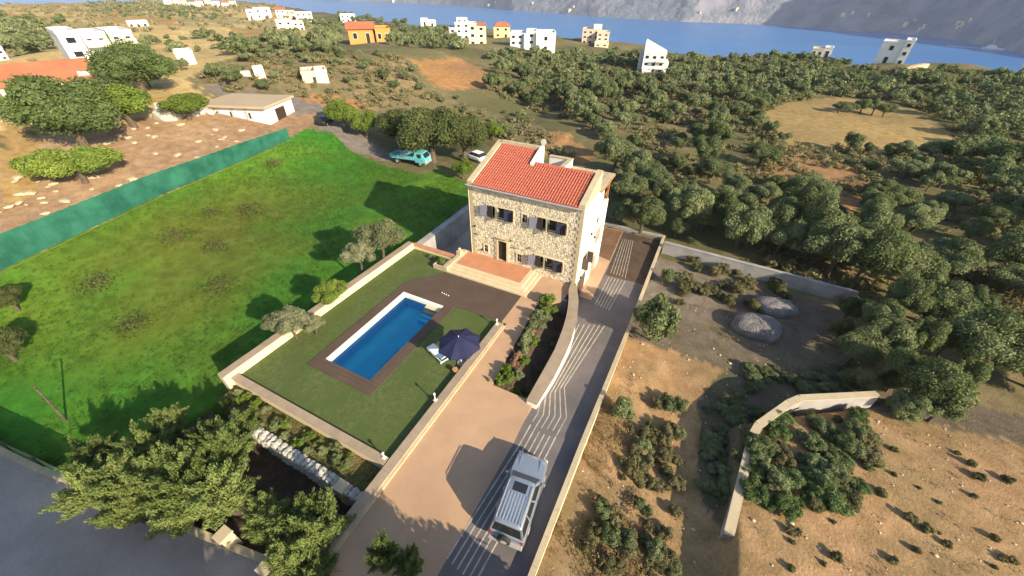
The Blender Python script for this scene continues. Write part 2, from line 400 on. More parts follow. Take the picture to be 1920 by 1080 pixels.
Z_MAQ = zone((560, 95), (760, 110), (800, 170), (1000, 230), (1100, 300), (900, 260), (760, 215), (620, 200), (520, 165), (420, 175), (380, 150), (450, 110))
LEFTPALE = zone((-200, 260), (200, 235), (420, 205), (350, 150), (480, 95), (640, 60), (520, 12), (200, -20), (-300, -20))
azs = np.concatenate([np.linspace(math.radians(-100), math.radians(-85), 20)[:-1], np.linspace(math.radians(-85), math.radians(50), 420), np.linspace(math.radians(50), math.radians(62), 12)[1:]])
rs = [1.5]
while rs[-1] < 70: rs.append(rs[-1]+0.38)
while rs[-1] < 1100: rs.append(rs[-1]*1.014)
rs = np.array(rs)
A_, R_ = np.meshgrid(azs, rs, indexing='ij')
X = (np.sin(A_)*R_).ravel(); Y = (np.cos(A_)*R_).ravel()
Z = np.array([T(x, y) for x, y in zip(X.tolist(), Y.tolist())])
nz1 = np.array([noise.noise(Vector((x*0.35, y*0.35, 5))) for x, y in zip(X.tolist(), Y.tolist())])
nz2 = np.array([noise.fractal(Vector((x*0.035, y*0.035, 9)), 1.0, 2.0, 4) for x, y in zip(X.tolist(), Y.tolist())])
nz3 = np.array([noise.fractal(Vector((x*0.012, y*0.02, 19)), 1.0, 2.0, 4) for x, y in zip(X.tolist(), Y.tolist())])
jx = X+nz1*0.9*np.clip(R_.ravel()/40, .3, 5); jy = Y+np.roll(nz1, 977)*0.9*np.clip(R_.ravel()/40, .3, 5)
colr = np.empty((len(X), 3)); weeds = np.full(len(X), 0.75)
def lerp(a, b, t): t = np.clip(t, 0, 1)[:, None]; return np.array(a)[None]*(1-t)+np.array(b)[None]*t
colr[:] = lerp((0.30, 0.235, 0.135), (0.15, 0.14, 0.07), nz2*1.5+0.5)
m = in_poly_vec(LEFTPALE, jx, jy); colr[m] = lerp((0.66, 0.49, 0.23), (0.42, 0.35, 0.17), nz3[m]*2.2+0.3); weeds[m] = 0.18
m = in_poly_vec(Z_MAQ, jx, jy); colr[m] = lerp((0.40, 0.29, 0.17), (0.25, 0.20, 0.115), nz2[m]*1.5+0.5); weeds[m] = 0.5
m = in_poly_vec(Z_BROWN, jx, jy); colr[m] = lerp((0.36, 0.235, 0.145), (0.46, 0.32, 0.20), nz2[m]*1.6+0.4); weeds[m] = 0.0
m = in_poly_vec(Z_PLOT, X, Y); colr[m] = lerp((0.49, 0.31, 0.165), (0.30, 0.21, 0.125), nz2[m]*2.2+nz1[m]*.5+0.35); weeds[m] = 0.35
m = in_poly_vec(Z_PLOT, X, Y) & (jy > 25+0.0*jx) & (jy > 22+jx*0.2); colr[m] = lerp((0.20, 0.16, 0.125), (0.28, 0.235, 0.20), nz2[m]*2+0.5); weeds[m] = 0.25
Z_HOL_SHADE = zone((1305, 760), (1345, 700), (1420, 680), (1500, 690), (1640, 680), (1650, 742), (1495, 748), (1412, 802), (1367, 1002), (1310, 940))
m = in_poly_vec(Z_HOL_SHADE, jx, jy); colr[m] = (0.15, 0.12, 0.095); weeds[m] = .5  # shade of the hollow put into the ground colour
for zz in Z_RED: m = in_poly_vec(zz, jx, jy); colr[m] = lerp((0.52, 0.27, 0.11), (0.42, 0.24, 0.12), nz2[m]*1.6+0.4); weeds[m] = 0.3
for zz in Z_STRAWL: m = in_poly_vec(zz, jx, jy); colr[m] = lerp((0.52, 0.35, 0.13), (0.42, 0.28, 0.12), nz2[m]+0.5); weeds[m] = 0.12
m = in_poly_vec(Z_STRAW, jx, jy); colr[m] = lerp((0.50, 0.35, 0.145), (0.40, 0.29, 0.13), nz2[m]*1.5+0.4); weeds[m] = 0.12
for zz in Z_ROAD: m = in_poly_vec(zz, jx, jy); colr[m] = (0.24, 0.215, 0.195); weeds[m] = 0
m = in_poly_vec(Z_FIELD, X+nz1*0.5, Y)
tt = np.clip(np.array([noise.fractal(Vector((x*0.05, y*0.05, 33)), 1.0, 2.0, 3) for x, y in zip(X[m].tolist(), Y[m].tolist())])*1.3+0.35, 0, 1)
ctr = np.clip(1.25-np.hypot((X[m]+38)/17, (Y[m]-22)/16), 0, 1)
colr[m] = lerp((0.06, 0.235, 0.025), (0.15, 0.265, 0.028), tt)
t2 = np.clip(nz2[m]*2.2+nz1[m]*.7+0.15, 0, 1); colr[m] *= (0.78+0.22*np.clip(1-t2*1.2, 0, 1))[:, None]; cw2 = np.clip(.85*ctr*(0.25+0.75*tt)+0.1*t2, 0, .65)[:, None]; colr[m] = colr[m]*(1-cw2) + np.array([0.165, 0.14, 0.035])*cw2; weeds[m] = 0.0
na, nr = len(azs), len(rs)
i, j = np.meshgrid(np.arange(na-1), np.arange(nr-1), indexing='ij'); i = i.ravel(); j = j.ravel()
quads = np.stack([i*nr+j, i*nr+j+1, (i+1)*nr+j+1, (i+1)*nr+j], 1)[:, ::-1]
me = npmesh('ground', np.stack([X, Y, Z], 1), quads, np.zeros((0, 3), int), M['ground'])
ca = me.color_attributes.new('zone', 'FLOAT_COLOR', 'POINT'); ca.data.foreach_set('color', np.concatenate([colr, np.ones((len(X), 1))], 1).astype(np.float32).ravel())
wa = me.attributes.new('weeds', 'FLOAT', 'POINT'); wa.data.foreach_set('value', weeds.astype(np.float32))
me.polygons.foreach_set('use_smooth', [True]*len(me.polygons))
ground = bpy.data.objects.new('ground', me); COL.objects.link(ground); tag(ground, kind='structure')
if me.polygons[1000].normal.z < 0: me.flip_normals()

# sea and far shore
b = MB(); b.add([(-14000, 100, SEA_Z), (9000, 100, SEA_Z), (9000, 14000, SEA_Z), (-14000, 14000, SEA_Z)], [(0, 1, 2, 3)])
tag(b.build('sea', M['sea']), kind='structure')
SHORE_PX = [(200, -12), (480, -9), (640, 1), (723, 4), (960, 20), (1120, 32), (1280, 41), (1467, 48), (1567, 58), (1660, 61), (1780, 74), (1920, 102), (2200, 150)]
SH = [P(x, y, SEA_Z) for x, y in SHORE_PX]
SH = [(math.atan2(p.x, p.y), math.hypot(p.x, p.y)) for p in SH]
ma = np.linspace(SH[0][0], SH[-1][0], 420); mr_ = np.concatenate([np.linspace(-60, 400, 46), np.linspace(400, 4200, 90)[1:]])
sr = np.interp(ma, [a for a, _ in SH], [d for _, d in SH])
V = []
for a, r0 in zip(ma.tolist(), sr.tolist()):
    for k in mr_.tolist():
        r = r0+k; x = math.sin(a)*r; y = math.cos(a)*r
        rid = noise.ridged_multi_fractal(Vector((x/900, y/900, 2.0)), 0.9, 2.1, 5, 1.0, 2.0)
        fr = noise.fractal(Vector((x/160, y/160, 6.0)), 1.0, 2.0, 4)
        up = max(0, k)/1000
        h = -8 + 70*min(1, max(0, (k+20)/260)) + 520*(1-math.exp(-up*0.9))*(0.15+0.75*rid) + 45*fr*min(1, max(0, k)/350)
        if k < 0: h = min(h, 10*fr-6+k*0.2+10)
        V.append((x, y, SEA_Z+h))
V = np.array(V); MV = V.copy(); na, nr = len(ma), len(mr_)
i, j = np.meshgrid(np.arange(na-1), np.arange(nr-1), indexing='ij'); i = i.ravel(); j = j.ravel()
me = npmesh('mountains', V, np.stack([i*nr+j, i*nr+j+1, (i+1)*nr+j+1, (i+1)*nr+j], 1)[:, ::-1], np.zeros((0, 3), int), M['mountain'])
if me.polygons[1000].normal.z < 0: me.flip_normals()
tag(bpy.data.objects.new('mountains', me), kind='structure'); COL.objects.link(bpy.data.objects['mountains'])

# ------------------------------------------------------------------ yard
def dz(y):
    """height of the driveway"""
    if y < 3: return -1.6*sm(3, -3, y) if False else -0.0 - 0.27*max(0, 3-y)
    return -2.35*min(1, max(0, (y-12.5)/14.5))
def PD(px, py):
    d = ray(px, py); t = 5.0
    for _ in range(4000):
        if CAM_H+d[2]*t < dz(d[1]*t): break
        t += 0.02
    return Vector((d[0]*t, d[1]*t, dz(d[1]*t)))
def slabs(parent, quads, z0, z1, mat, name='cap_slab', gap=0.012):
    """cap slabs: each quad (a, b, c, d) of xy corners, a-b along the wall on one side and d-c on the other; z per end"""
    for q in quads:
        a, b, c, d = [Vector((p[0], p[1], 0)) for p in q[:4]]; za, zb = q[4] if len(q) > 4 else (0, 0)
        e = (b-a); L = e.length or 1; e = e/L; a = a+e*gap/2; b = b-e*gap/2; d = d+e*gap/2; c = c-e*gap/2
        m = MB(); j = rnd.uniform(-.004, .004)
        m.prism([(p.x, p.y) for p in (a, b, c, d)], [z0+za, z0+zb, z0+zb, z0+za], [z1+za+j, z1+zb+j, z1+zb+j, z1+za+j]); m.build(name, mat, parent)
def poly_resample(pts, n):
    pts = [Vector((*p, 0)[:3]) if len(p) == 2 else Vector(p) for p in pts]; ds = [0]
    for a, b in zip(pts, pts[1:]): ds.append(ds[-1]+(b-a).length)
    out = []
    for k in range(n+1):
        s_ = ds[-1]*k/n
        for i in range(len(pts)-1):
            if s_ <= ds[i+1]+1e-6:
                t = (s_-ds[i])/(ds[i+1]-ds[i] or 1); out.append(pts[i].lerp(pts[i+1], t)); break
    return out
def wall(name, label, cat, a, b, width, z0, z1, mat, capmat, cap=0.07, over=0.03, slab=1.3, za=0.0, zb=0.0, group=None):
    """straight wall from a to b (centre line), body plus cap slabs"""
    a = Vector((*a, 0)); b = Vector((*b, 0)); e = (b-a).normalized(); nrm = Vector((-e.y, e.x, 0))*width/2
    t = thing(name, ((a.x+b.x)/2, (a.y+b.y)/2, z0), label, cat, group)
    m = MB(); m.prism([(p.x, p.y) for p in (a-nrm, b-nrm, b+nrm, a+nrm)], z0, [z1-cap+za, z1-cap+zb, z1-cap+zb, z1-cap+za]); m.build('wall_body', mat, t)
    n2 = nrm*(1+2*over/width); n = max(1, round((b-a).length/slab)); qs = []
    for k in range(n):
        p = a.lerp(b, k/n); q = a.lerp(b, (k+1)/n); qs.append(((p-n2), (q-n2), (q+n2), (p+n2), (za+(zb-za)*k/n, za+(zb-za)*(k+1)/n)))
    slabs(t, qs, z1-cap, z1, capmat); return t

m = MB()
for pl in ([(-24.1, 6.7), (-20.85, 6.7), (-20.85, 25.2), (-24.1, 25.2)], [(-20.85, 6.7), (-15, 6.7), (-15, 9.6), (-20.85, 9.6)], [(-15, 6.7), (-10.9, 6.7), (-10.9, 19.7), (-15, 19.5)],
           [(-20.85, 20.4), (-18.4, 23.2), (-18.4, 25.2), (-20.85, 25.2)]): m.prism(pl, -3.0, 0.0)
tag(m.build('lawn', M['lawn']), kind='structure')
# deck round the pool
m = MB()
for pl in ([(-20.85, 9.6), (-15.0, 9.6), (-15.0, 10.3), (-20.85, 10.3)], [(-20.85, 10.3), (-20.05, 10.3), (-20.05, 19.15), (-20.85, 19.15)], [(-15.65, 10.3), (-15.0, 10.3), (-15.0, 19.15), (-15.65, 19.15)],
           [(-20.85, 19.15), (-15.0, 19.15), (-15.0, 19.5), (-10.7, 19.7), (-10.7, 23.25), (-18.4, 23.25), (-20.85, 20.4)]): m.prism(pl, -2.9, 0.035)
tag(m.build('pool_deck', M['deck']), kind='structure')
# sand coloured paving, driveway, walkway
m = MB()
m.prism([(-10.28, 1.5), (-5.5, 1.5), (-5.25, 11), (-5.35, 14.0), (-8.4, 14.0), (-10.28, 14.0)], -3.0, 0.0)
m.prism([(-10.28, 14.0), (-8.4, 14.0), (-9.1, 23.55), (-10.28, 23.25)], -3.0, 0.0)
m.prism([(-10.7, 23.25), (-10.28, 23.25), (-9.1, 23.55), (-7.4, 24.1), (-7.1, 26.85), (-10.7, 26.85)], -3.0, 0.0)
m.prism([(-10.7, 19.7), (-10.28, 19.7), (-10.28, 23.25), (-10.7, 23.25)], -3.0, 0.0)
tag(m.build('paving', M['paving']), kind='structure')
OUT = [(-5.0, 13.7), (-4.85, 16.4), (-4.95, 19.6), (-5.35, 22.3), (-6.1, 24.9), (-6.8, 26.3), (-7.0, 26.8)]
INN = [(-5.75, 13.7), (-5.75, 18.4), (-5.95, 20.5), (-6.3, 22.6), (-6.85, 24.5), (-7.35, 25.8), (-7.45, 26.8)]
def drive_left(y):
    if y < 13.9: return -5.5+0.25*min(1, max(0, (y-1.5)/9.5)) - 0.08*sm(11, 14, y)
    if y < 26.8: return np.interp(y, [p[1] for p in OUT], [p[0] for p in OUT])-0.2
    return -7.15
m = MB(); ys = [y*0.5 for y in range(-6, 87)]; n = len(ys)
vs = []
for y in ys: vs += [(drive_left(y), y, dz(y)), (-1.6, y, dz(y)), (-1.6, y, -3.3), (drive_left(y), y, -3.3)]
fs = []
for i in range(n-1):
    for k in range(4): fs.append((4*i+k, 4*i+4+k, 4*i+4+(k+1) % 4, 4*i+(k+1) % 4))
fs = [f[::-1] for f in fs]
m.add(vs, fs); drive = tag(m.build('driveway', M['drive']), kind='structure')
def ribbon(pts, w, lift, mat, name, parent):
    m = MB(); vs = []
    for i, p in enumerate(pts):
        d = (pts[min(i+1, len(pts)-1)]-pts[max(i-1, 0)]); d.z = 0; d.normalize(); nn = Vector((-d.y, d.x, 0))*w/2
        vs += [p-nn+Vector((0, 0, lift)), p+nn+Vector((0, 0, lift))]
    m.add(vs, [(2*i, 2*i+2, 2*i+3, 2*i+1)[::-1] for i in range(len(pts)-1)]); return m.build(name, mat, parent)
Rr = [PD(*q) for q in ((888, 1098), (926, 1028), (1024, 855), (1062, 783), (1058, 726), (1134, 610))]
Ll = [PD(*q) for q in ((838, 1048), (877, 985), (973, 836), (1008, 776), (1014, 747), (1086, 608))]
def densify(pts, st=0.5):
    out = []
    for a, b in zip(pts, pts[1:]):
        n = max(1, int((b-a).length/st))
        for k in range(n): p = a.lerp(b, k/n); p.z = dz(p.y); out.append(p)
    out.append(pts[-1]); return out
for k in range(6):
    t = k/5; ribbon(densify([a.lerp(b, t) for a, b in zip(Ll, Rr)]), 0.075, 0.006, M['stripe'], 'inlay_line', drive)
for k in range(6):
    t = k/5
    for (l0, l1, r0, r1, w) in (((1116, 571), (1142, 519), (1141, 582), (1172, 527), .06), ((1145, 512), (1168, 448), (1172, 522), (1187, 451), .05)):
        a0, a1, b0, b1 = PD(*l0), PD(*l1), PD(*r0), PD(*r1)
        ribbon(densify([a0.lerp(b0, t), a1.lerp(b1, t)]), w, 0.010, M['stripe'], 'inlay_line', drive)
m = MB(); m.prism([(-7.08, 28.4), (-5.75, 28.3), (-5.95, 36), (-6.3, 42.6), (-8.6, 42.6), (-8.6, 35), (-7.08, 35)], -3.2, -2.27); tag(m.build('side_walkway', M['paving']), kind='structure')
m = MB(); m.add([(-5.7, 33.0, -2.344), (-1.8, 33.1, -2.344), (-1.8, 42.6, -2.344), (-6.2, 42.6, -2.344)], [(0, 1, 2, 3)]); m.build('earth_stain', M['dirty'], drive)  # dark brown sheet over the far end of the drive
m = MB(); m.add([(-7.9, 36.2, -2.264), (-5.98, 35.6, -2.264), (-6.32, 42.5, -2.264), (-8.5, 42.5, -2.264)], [(0, 1, 2, 3)]); m.build('earth_stain', M['dirty_sand'], drive)  # brown sheet over the far end of the walkway
# street, kerb wall, garden soil
SL = [(-62, -7.1), (-33.5, -2.95), (-29.3, -2.33), (-22, -0.98), (-14.3, 0.44), (-11.2, 1.0)]
m = MB(); m.prism(SL + [(-10.0, 0.4), (-1.6, -2.0), (10, -3), (10, -30), (-62, -30)], -2.4, -1.6)
street = tag(m.build('street', M['asphalt']), kind='structure')
m = MB(); m.add([(-10.28, 1.5, 0), (-5.5, 1.5, 0), (-5.5, -3, -1.59), (-10.28, -3, -1.59)], [(3, 2, 1, 0)]); tag(m.build('entrance_ramp', M['paving']), kind='structure')
m = MB(); m.prism([(-30, -2.7), (-22, -1.5), (-11, 0.7), (-11, 4.6), (-24.9, 4.6), (-28, 2)], -2.6, -1.75); tag(m.build('garden_bed', M['soil']), kind='structure')
s = Mat('weedy_strip'); col = s.mix(s.noise(0.8, 5, coord='World'), (0.10, 0.115, 0.035), (0.30, 0.19, 0.10)); s.set(s.mix(s.noise(12, 4, coord='World'), col, (0.06, 0.075, 0.02)), 0.95, 0, .1); s.bump(s.noise(6, 4, coord='World'), 0.8, 0.1); M['strip'] = s.m
m = MB(); m.prism([(-24.0, 4.9), (-10.95, 4.9), (-10.95, 6.35), (-24.0, 6.35)], -2.6, -0.45); tag(m.build('planting_strip', M['strip']), kind='structure')

# walls of the yard
wall('retaining_wall', 'cream retaining wall with brown cap between the pool lawn and the green field', 'wall', (-24.4, 6.0), (-23.95, 25.2), 0.55, -2.5, 0.72, M['cream'], M['cap'], slab=1.6)
wall('garden_wall', 'low wall with wide stone cap closing the street end of the pool lawn', 'wall', (-24.1, 6.58), (-10.98, 6.58), 0.42, -1.6, 0.3, M['cream'], M['cap'])
t = wall('garden_wall', 'long low wall with double cap between the pool lawn and the sand-coloured paving', 'wall', (-10.62, 0.9), (-10.62, 19.3), 0.50, -2.5, 0.3, M['cap_pale'], M['cap'])
m = MB(); m.box(-10.37, -10.2, 0.9, 19.3, -1.6, 0.14); m.build('ledge', M['cap_pale'], t)
t = wall('boundary_wall', 'long low boundary wall between the slate driveway and the dry dirt plot', 'wall', (-1.62, 0.4), (-1.62, 12.5), 0.24, -2.5, 0.42, M['cream'], M['cap_pale'])
b2 = wall('boundary_wall', '', 'wall', (-1.62, 12.5), (-1.62, 27), 0.24, -3.3, 0.42, M['cream'], M['cap_pale'], za=0, zb=-2.35)
b3 = wall('boundary_wall', '', 'wall', (-1.62, 27), (-1.62, 43.3), 0.24, -3.3, -1.93, M['stucco_grey'], M['cap_pale'])
for bb in (b2, b3):
    for c in list(bb.children):
        w = Vector(bb.location)-Vector(t.location); c.parent = t; c.location = w
    bpy.data.objects.remove(bb)
wall('boundary_wall', 'long pale grey wall running from the driveway end along the foot of the olive grove', 'wall', (-1.3, 40.6), (16.4, 39.6), 0.35, -3.6, -1.25, M['stucco_grey'], M['stucco_grey'], slab=2.2)
wall('end_wall', 'low dark wall closing the stained far end of the driveway', 'wall', (-9.5, 43.1), (-1.8, 43.1), 0.4, -3.3, -1.95, M['stucco_grey'], M['stucco_grey'])
# curved wall beside the sunken planter
cw = thing('curved_wall', (-5.8, 20, -1), 'curving white wall with broad stone cap beside the sunken flower bed', 'wall')
N = 11; po = poly_resample(OUT, N*2); pi = poly_resample(INN, N*2); m = MB()
for k in range(N*2): m.prism([(po[k].x-.06, po[k].y), (po[k+1].x-.06, po[k+1].y), (pi[k+1].x+.04, pi[k+1].y), (pi[k].x+.04, pi[k].y)], -3.3, 0.24)
m.build('wall_body', M['white'], cw)
slabs(cw, [(po[2*k], po[2*k+2], pi[2*k+2], pi[2*k]) for k in range(N)], 0.24, 0.33, M['cap'])
# planter bed
m = MB(); g = 12
vs = []; fs = []
for i in range(g+1):
    t_ = i/g; y = 14.0+t_*10.0
    xl = -8.4-0.72*t_; xr = float(np.interp(y, [p[1] for p in INN], [p[0] for p in INN]))+0.1
    for j in range(9):
        u = j/8; x = xl+(xr-xl)*u; vs.append((x, y, -0.12-1.1*sm(0.3, 0.8, u)+0.06*noise.noise(Vector((x*2, y*2, 0)))))
for i in range(g):
    for j in range(8): fs.append((i*9+j, i*9+j+1, (i+1)*9+j+1, (i+1)*9+j))
m.add(vs, fs); tag(m.build('flower_bed', M['soil']), kind='structure')
m = MB(); m.prism([(-9.15, 24.02), (-7.0, 24.5), (-7.0, 24.7), (-9.15, 24.2)], -2.4, -0.02); tag(m.build('bed_end_wall', M['stucco_grey']), 'short grey wall at the house end of the sunken flower bed', 'wall')
# pool
pool = thing('swimming_pool', (-17.85, 14.7, 0), 'long rectangular swimming pool of blue water set in a brown deck', 'swimming pool')
x0, x1, y0, y1 = -19.75, -15.9, 10.55, 18.88
m = MB(); m.add([(x0+.01, y0+.01, -1.25), (x1-.01, y0+.01, -1.25), (x1-.01, y1-.01, -1.25), (x0+.01, y1-.01, -1.25), (x0+.01, y0+.01, -0.24), (x1-.01, y0+.01, -0.24), (x1-.01, y1-.01, -0.24), (x0+.01, y1-.01, -0.24)], [(0, 4, 5, 1), (1, 5, 6, 2), (2, 6, 7, 3), (3, 7, 4, 0)]); m.build('basin_walls', M['pooltile'], pool)
m = MB(); m.add([(x0+.01, y0+.01, -1.25), (x1-.01, y0+.01, -1.25), (x1-.01, y1-.01, -1.25), (x0+.01, y1-.01, -1.25)], [(0, 1, 2, 3)]); m.build('basin_floor', M['poolfloor'], pool)
m = MB(); m.box(-17.1, -17.0, 12.3, 14.6, -1.249, -1.23); m.build('floor_line', M['water_line'], pool)
m = MB()
m.box(-20.04, x0, 10.56, 19.14, -1.5, 0.05); m.box(x0, x1, y1, 19.14, -1.5, 0.05); m.build('coping', M['white'], pool)
m = MB(); m.box(x1, -15.66, 10.31, 19.14, -1.5, 0.03); m.box(-20.04, x1, 10.31, y0, -1.5, 0.03); m.build('coping', M['deck'], pool)
for k in range(4):
    m = MB(); m.box(-17.4, x1-.02, y1-0.35*(k+1), y1-0.35*k-.012, -1.44, -0.2-0.2*k); m.build('pool_step', M['pooltile'] if k > 1 else M['step'], pool)
m = MB(); m.add([(x0, y0, -0.26), (x1, y0, -0.26), (x1, y1, -0.26), (x0, y1, -0.26)], [(0, 1, 2, 3)]); m.build('water', M['water'], pool)
m = MB()
for k in range(4): m.tube([(-16.6+0.22*k, 20.2+0.02*k, 0.03), (-16.6+0.22*k, 20.2+.02*k, 0.10)], 0.05, 8)
for k in range(4):
    m = MB(); m.tube([(-17.0+0.24*k, 20.55-0.03*k, 0.03), (-17.0+0.24*k, 20.55-.03*k, 0.09)], [0.055, 0.04], 8)
    tag(m.build('deck_light', M['frame']), 'small white round light set in the brown deck by the steps end of the pool', 'light', 'row of small deck lights')

# stone rubble wall
def rock_mesh(name, seed, mat, sx=1, sy=1, sz=1):
    r = random.Random(seed); m = MB(); ph = (1+5**.5)/2
    V = [Vector(p).normalized() for p in ((-1, ph, 0), (1, ph, 0), (-1, -ph, 0), (1, -ph, 0), (0, -1, ph), (0, 1, ph), (0, -1, -ph), (0, 1, -ph), (ph, 0, -1), (ph, 0, 1), (-ph, 0, -1), (-ph, 0, 1))]
    Fs = [(0, 11, 5), (0, 5, 1), (0, 1, 7), (0, 7, 10), (0, 10, 11), (1, 5, 9), (5, 11, 4), (11, 10, 2), (10, 7, 6), (7, 1, 8), (3, 9, 4), (3, 4, 2), (3, 2, 6), (3, 6, 8), (3, 8, 9), (4, 9, 5), (2, 4, 11), (6, 2, 10), (8, 6, 7), (9, 8, 1)]
    V = [Vector((max(-.72, min(.72, v.x))*sx, max(-.72, min(.72, v.y))*sy, max(-.72, min(.72, v.z))*sz))*r.uniform(.85, 1.15) for v in V]
    me = bpy.data.meshes.new(name); me.from_pydata(V, [], Fs); me.materials.append(mat); me.update(); return me
M['pale_stone'] = grain('pale_limestone', (0.56, 0.54, 0.48), var=0.35, scale=2.5, fine=18, bump=0.7, dist=0.03)
ROCKS = [rock_mesh('stone', k, M['pale_stone']) for k in range(6)]
TANROCKS = [rock_mesh('stone', 20+k, M['cap_pale']) for k in range(4)]
def stone_wall(label, a, b, z0, z1, wid, size, ang=None):
    a = Vector((*a, 0)); b = Vector((*b, 0)); t = thing('stone_wall', ((a.x+b.x)/2, (a.y+b.y)/2, z0), label, 'stone wall')
    e = (b-a); L = e.length; e.normalize(); nn = Vector((-e.y, e.x, 0))
    rows = max(1, int((z1-z0)/(size*0.75)))
    m = MB(); q = nn*wid*0.36; m.prism([((a-q).x, (a-q).y), ((b-q).x, (b-q).y), ((b+q).x, (b+q).y), ((a+q).x, (a+q).y)], z0, z1-size*0.5); m.build('rubble_core', M['stucco_grey'], t)
    for r_ in range(rows):
        x = rnd.uniform(0, size)
        while x < L:
            w = size*rnd.uniform(0.8, 1.6)
            for side in ((-1, 1) if (r_ == rows-1 and wid > size*1.5) else (-1,)):
                o = bpy.data.objects.new('stone', rnd.choice(ROCKS)); COL.objects.link(o); o.parent = t
                p = a+e*(x+w/2)+nn*side*(wid/2-size*0.45); z = z0+size*0.4+(z1-z0-size*.5)*r_/max(1, rows-1)+rnd.uniform(-.05, .05)
                o.location = (p.x-t.location.x, p.y-t.location.y, z-z0); o.scale = (w*0.72, size*0.72, size*0.62*rnd.uniform(.8, 1.25)); o.rotation_euler = (rnd.uniform(-.2, .2), rnd.uniform(-.2, .2), math.atan2(e.y, e.x)+rnd.uniform(-.25, .25))
            x += w
    return t
stone_wall('pale rubble stone wall below the weedy strip in front of the pool lawn', (-22.2, 4.75), (-11.0, 4.62), -1.75, -0.3, 0.55, 0.36)

# terrace and steps
ter = thing('entrance_terrace', (-14.5, 25, 0), 'raised terracotta terrace with cream stone steps before the front door', 'terrace')
for k in range(3):
    m = MB(); o = 0.36*k; m.prism([(-18.35, 23.3+o), (-10.3-o, 23.3+o), (-10.3-o, 26.85), (-18.35, 26.85)], -1.0+0.001*k, 0.14*(k+1)); m.build('step', M['step'], ter)
m = MB(); m.prism([(-18.1, 24.45), (-11.4, 24.45), (-11.4, 26.84), (-18.1, 26.84)], 0.35, 0.426); m.build('floor', M['terracotta'], ter)
m = MB(); m.box(-18.75, -18.36, 23.3, 26.8, -1, 0.5); m.build('side_wall', M['cap_pale'], ter)
m = MB(); m.box(-18.8, -18.33, 25.6, 26.1, 0.5, 0.95, 0.04); m.build('pillar', M['cap_pale'], ter)
m = MB(); m.loft([[(math.cos(a)*r-18.565, math.sin(a)*r+25.85, z) for a in [2*math.pi*i/10 for i in range(10)]] for r, z in ((.09, .95), (.16, 1.03), (.17, 1.12), (.1, 1.2), (.02, 1.23))]); m.build('finial', M['cap_pale'], ter, smooth=True)
fp = thing('planter_box', (-19.3, 24, 0), 'cream stone planter box with a green shrub at the corner of the terrace steps', 'planter')
m = MB(); m.box(-19.9, -19.75, 23.3, 24.9, 0, 0.45); m.box(-18.95, -18.8, 23.3, 24.9, 0, 0.45); m.box(-19.75, -18.95, 23.3, 23.45, 0, 0.45); m.box(-19.75, -18.95, 24.75, 24.9, 0, 0.45); m.build('walls', M['cap_pale'], fp)
m = MB(); m.box(-19.75, -18.95, 23.45, 24.75, 0, 0.36); m.build('soil', M['soil'], fp)
# courtyard left of the house
m = MB(); m.prism([(-23.7, 25.6), (-17.6, 25.6), (-17.6, 40), (-23.7, 40)], -3.3, -2.7); tag(m.build('sunken_yard', M['asphalt']), kind='structure')
wall('courtyard_wall', 'low wall with orange cap between the lawn corner and the dark sunken yard', 'wall', (-23.9, 25.45), (-18.8, 25.45), 0.45, -3.2, 0.4, M['cream'], M['terracotta'])
wall('courtyard_wall', 'thick pale grey wall between the green field and the sunken yard beside the house', 'wall', (-23.9, 25.9), (-23.9, 40), 0.75, -3.2, -0.1, M['stucco_grey'], M['stucco_grey'])

# ------------------------------------------------------------------ house
HX0, HX1, HY0, HY1 = -17.6, -7.1, 26.85, 34.9
SLOPE = 0.33
def rz_(y): return 7.66+SLOPE*(y-26.6)
H = thing('stone_house', (-12.35, 31, 0), 'two-storey stone villa with red tiled roof and white side wall', 'house')
def yzp(m, poly, x0, x1):
    n = len(poly); a = sum(poly[i][0]*poly[(i+1) % n][1]-poly[(i+1) % n][0]*poly[i][1] for i in range(n))
    if a < 0: poly = poly[::-1]
    vs = [(x1, p[0], p[1]) for p in poly]+[(x0, p[0], p[1]) for p in poly]
    m.add(vs, [tuple(range(n)), tuple(range(2*n-1, n-1, -1))]+[(i, n+i, n+(i+1) % n, (i+1) % n) for i in range(n)])
OPEN = [(-15.85, -13.3, 4.78, 5.88), (-11.05, -8.45, 4.78, 5.88), (-12.42, -11.98, 5.05, 5.8), (-11.05, -8.45, 0.98, 2.1), (-14.85, -13.95, 0.42, 2.55), (-16.32, -15.92, 0.95, 1.7), (-12.85, -12.42, 0.85, 1.7)]
def holed(m, x0, x1, z0, z1, holes, ya, yb):
    xs = sorted({x0, x1, *[h[0] for h in holes], *[h[1] for h in holes]}); zs = sorted({z0, z1, *[h[2] for h in holes], *[h[3] for h in holes]})
    for xa, xb in zip(xs, xs[1:]):
        run = None
        for za, zb in zip(zs, zs[1:]):
            cx, cz = (xa+xb)/2, (za+zb)/2
            if any(h[0] < cx < h[1] and h[2] < cz < h[3] for h in holes):
                if run: m.box(xa, xb, ya, yb, *run); run = None
            else: run = (run[0], zb) if run else (za, zb)
        if run: m.box(xa, xb, ya, yb, *run)
m = MB(); holed(m, HX0, HX1, -2.6, 7.5, OPEN, HY0, HY0+0.35); m.build('front_wall', M['mortar'], H)
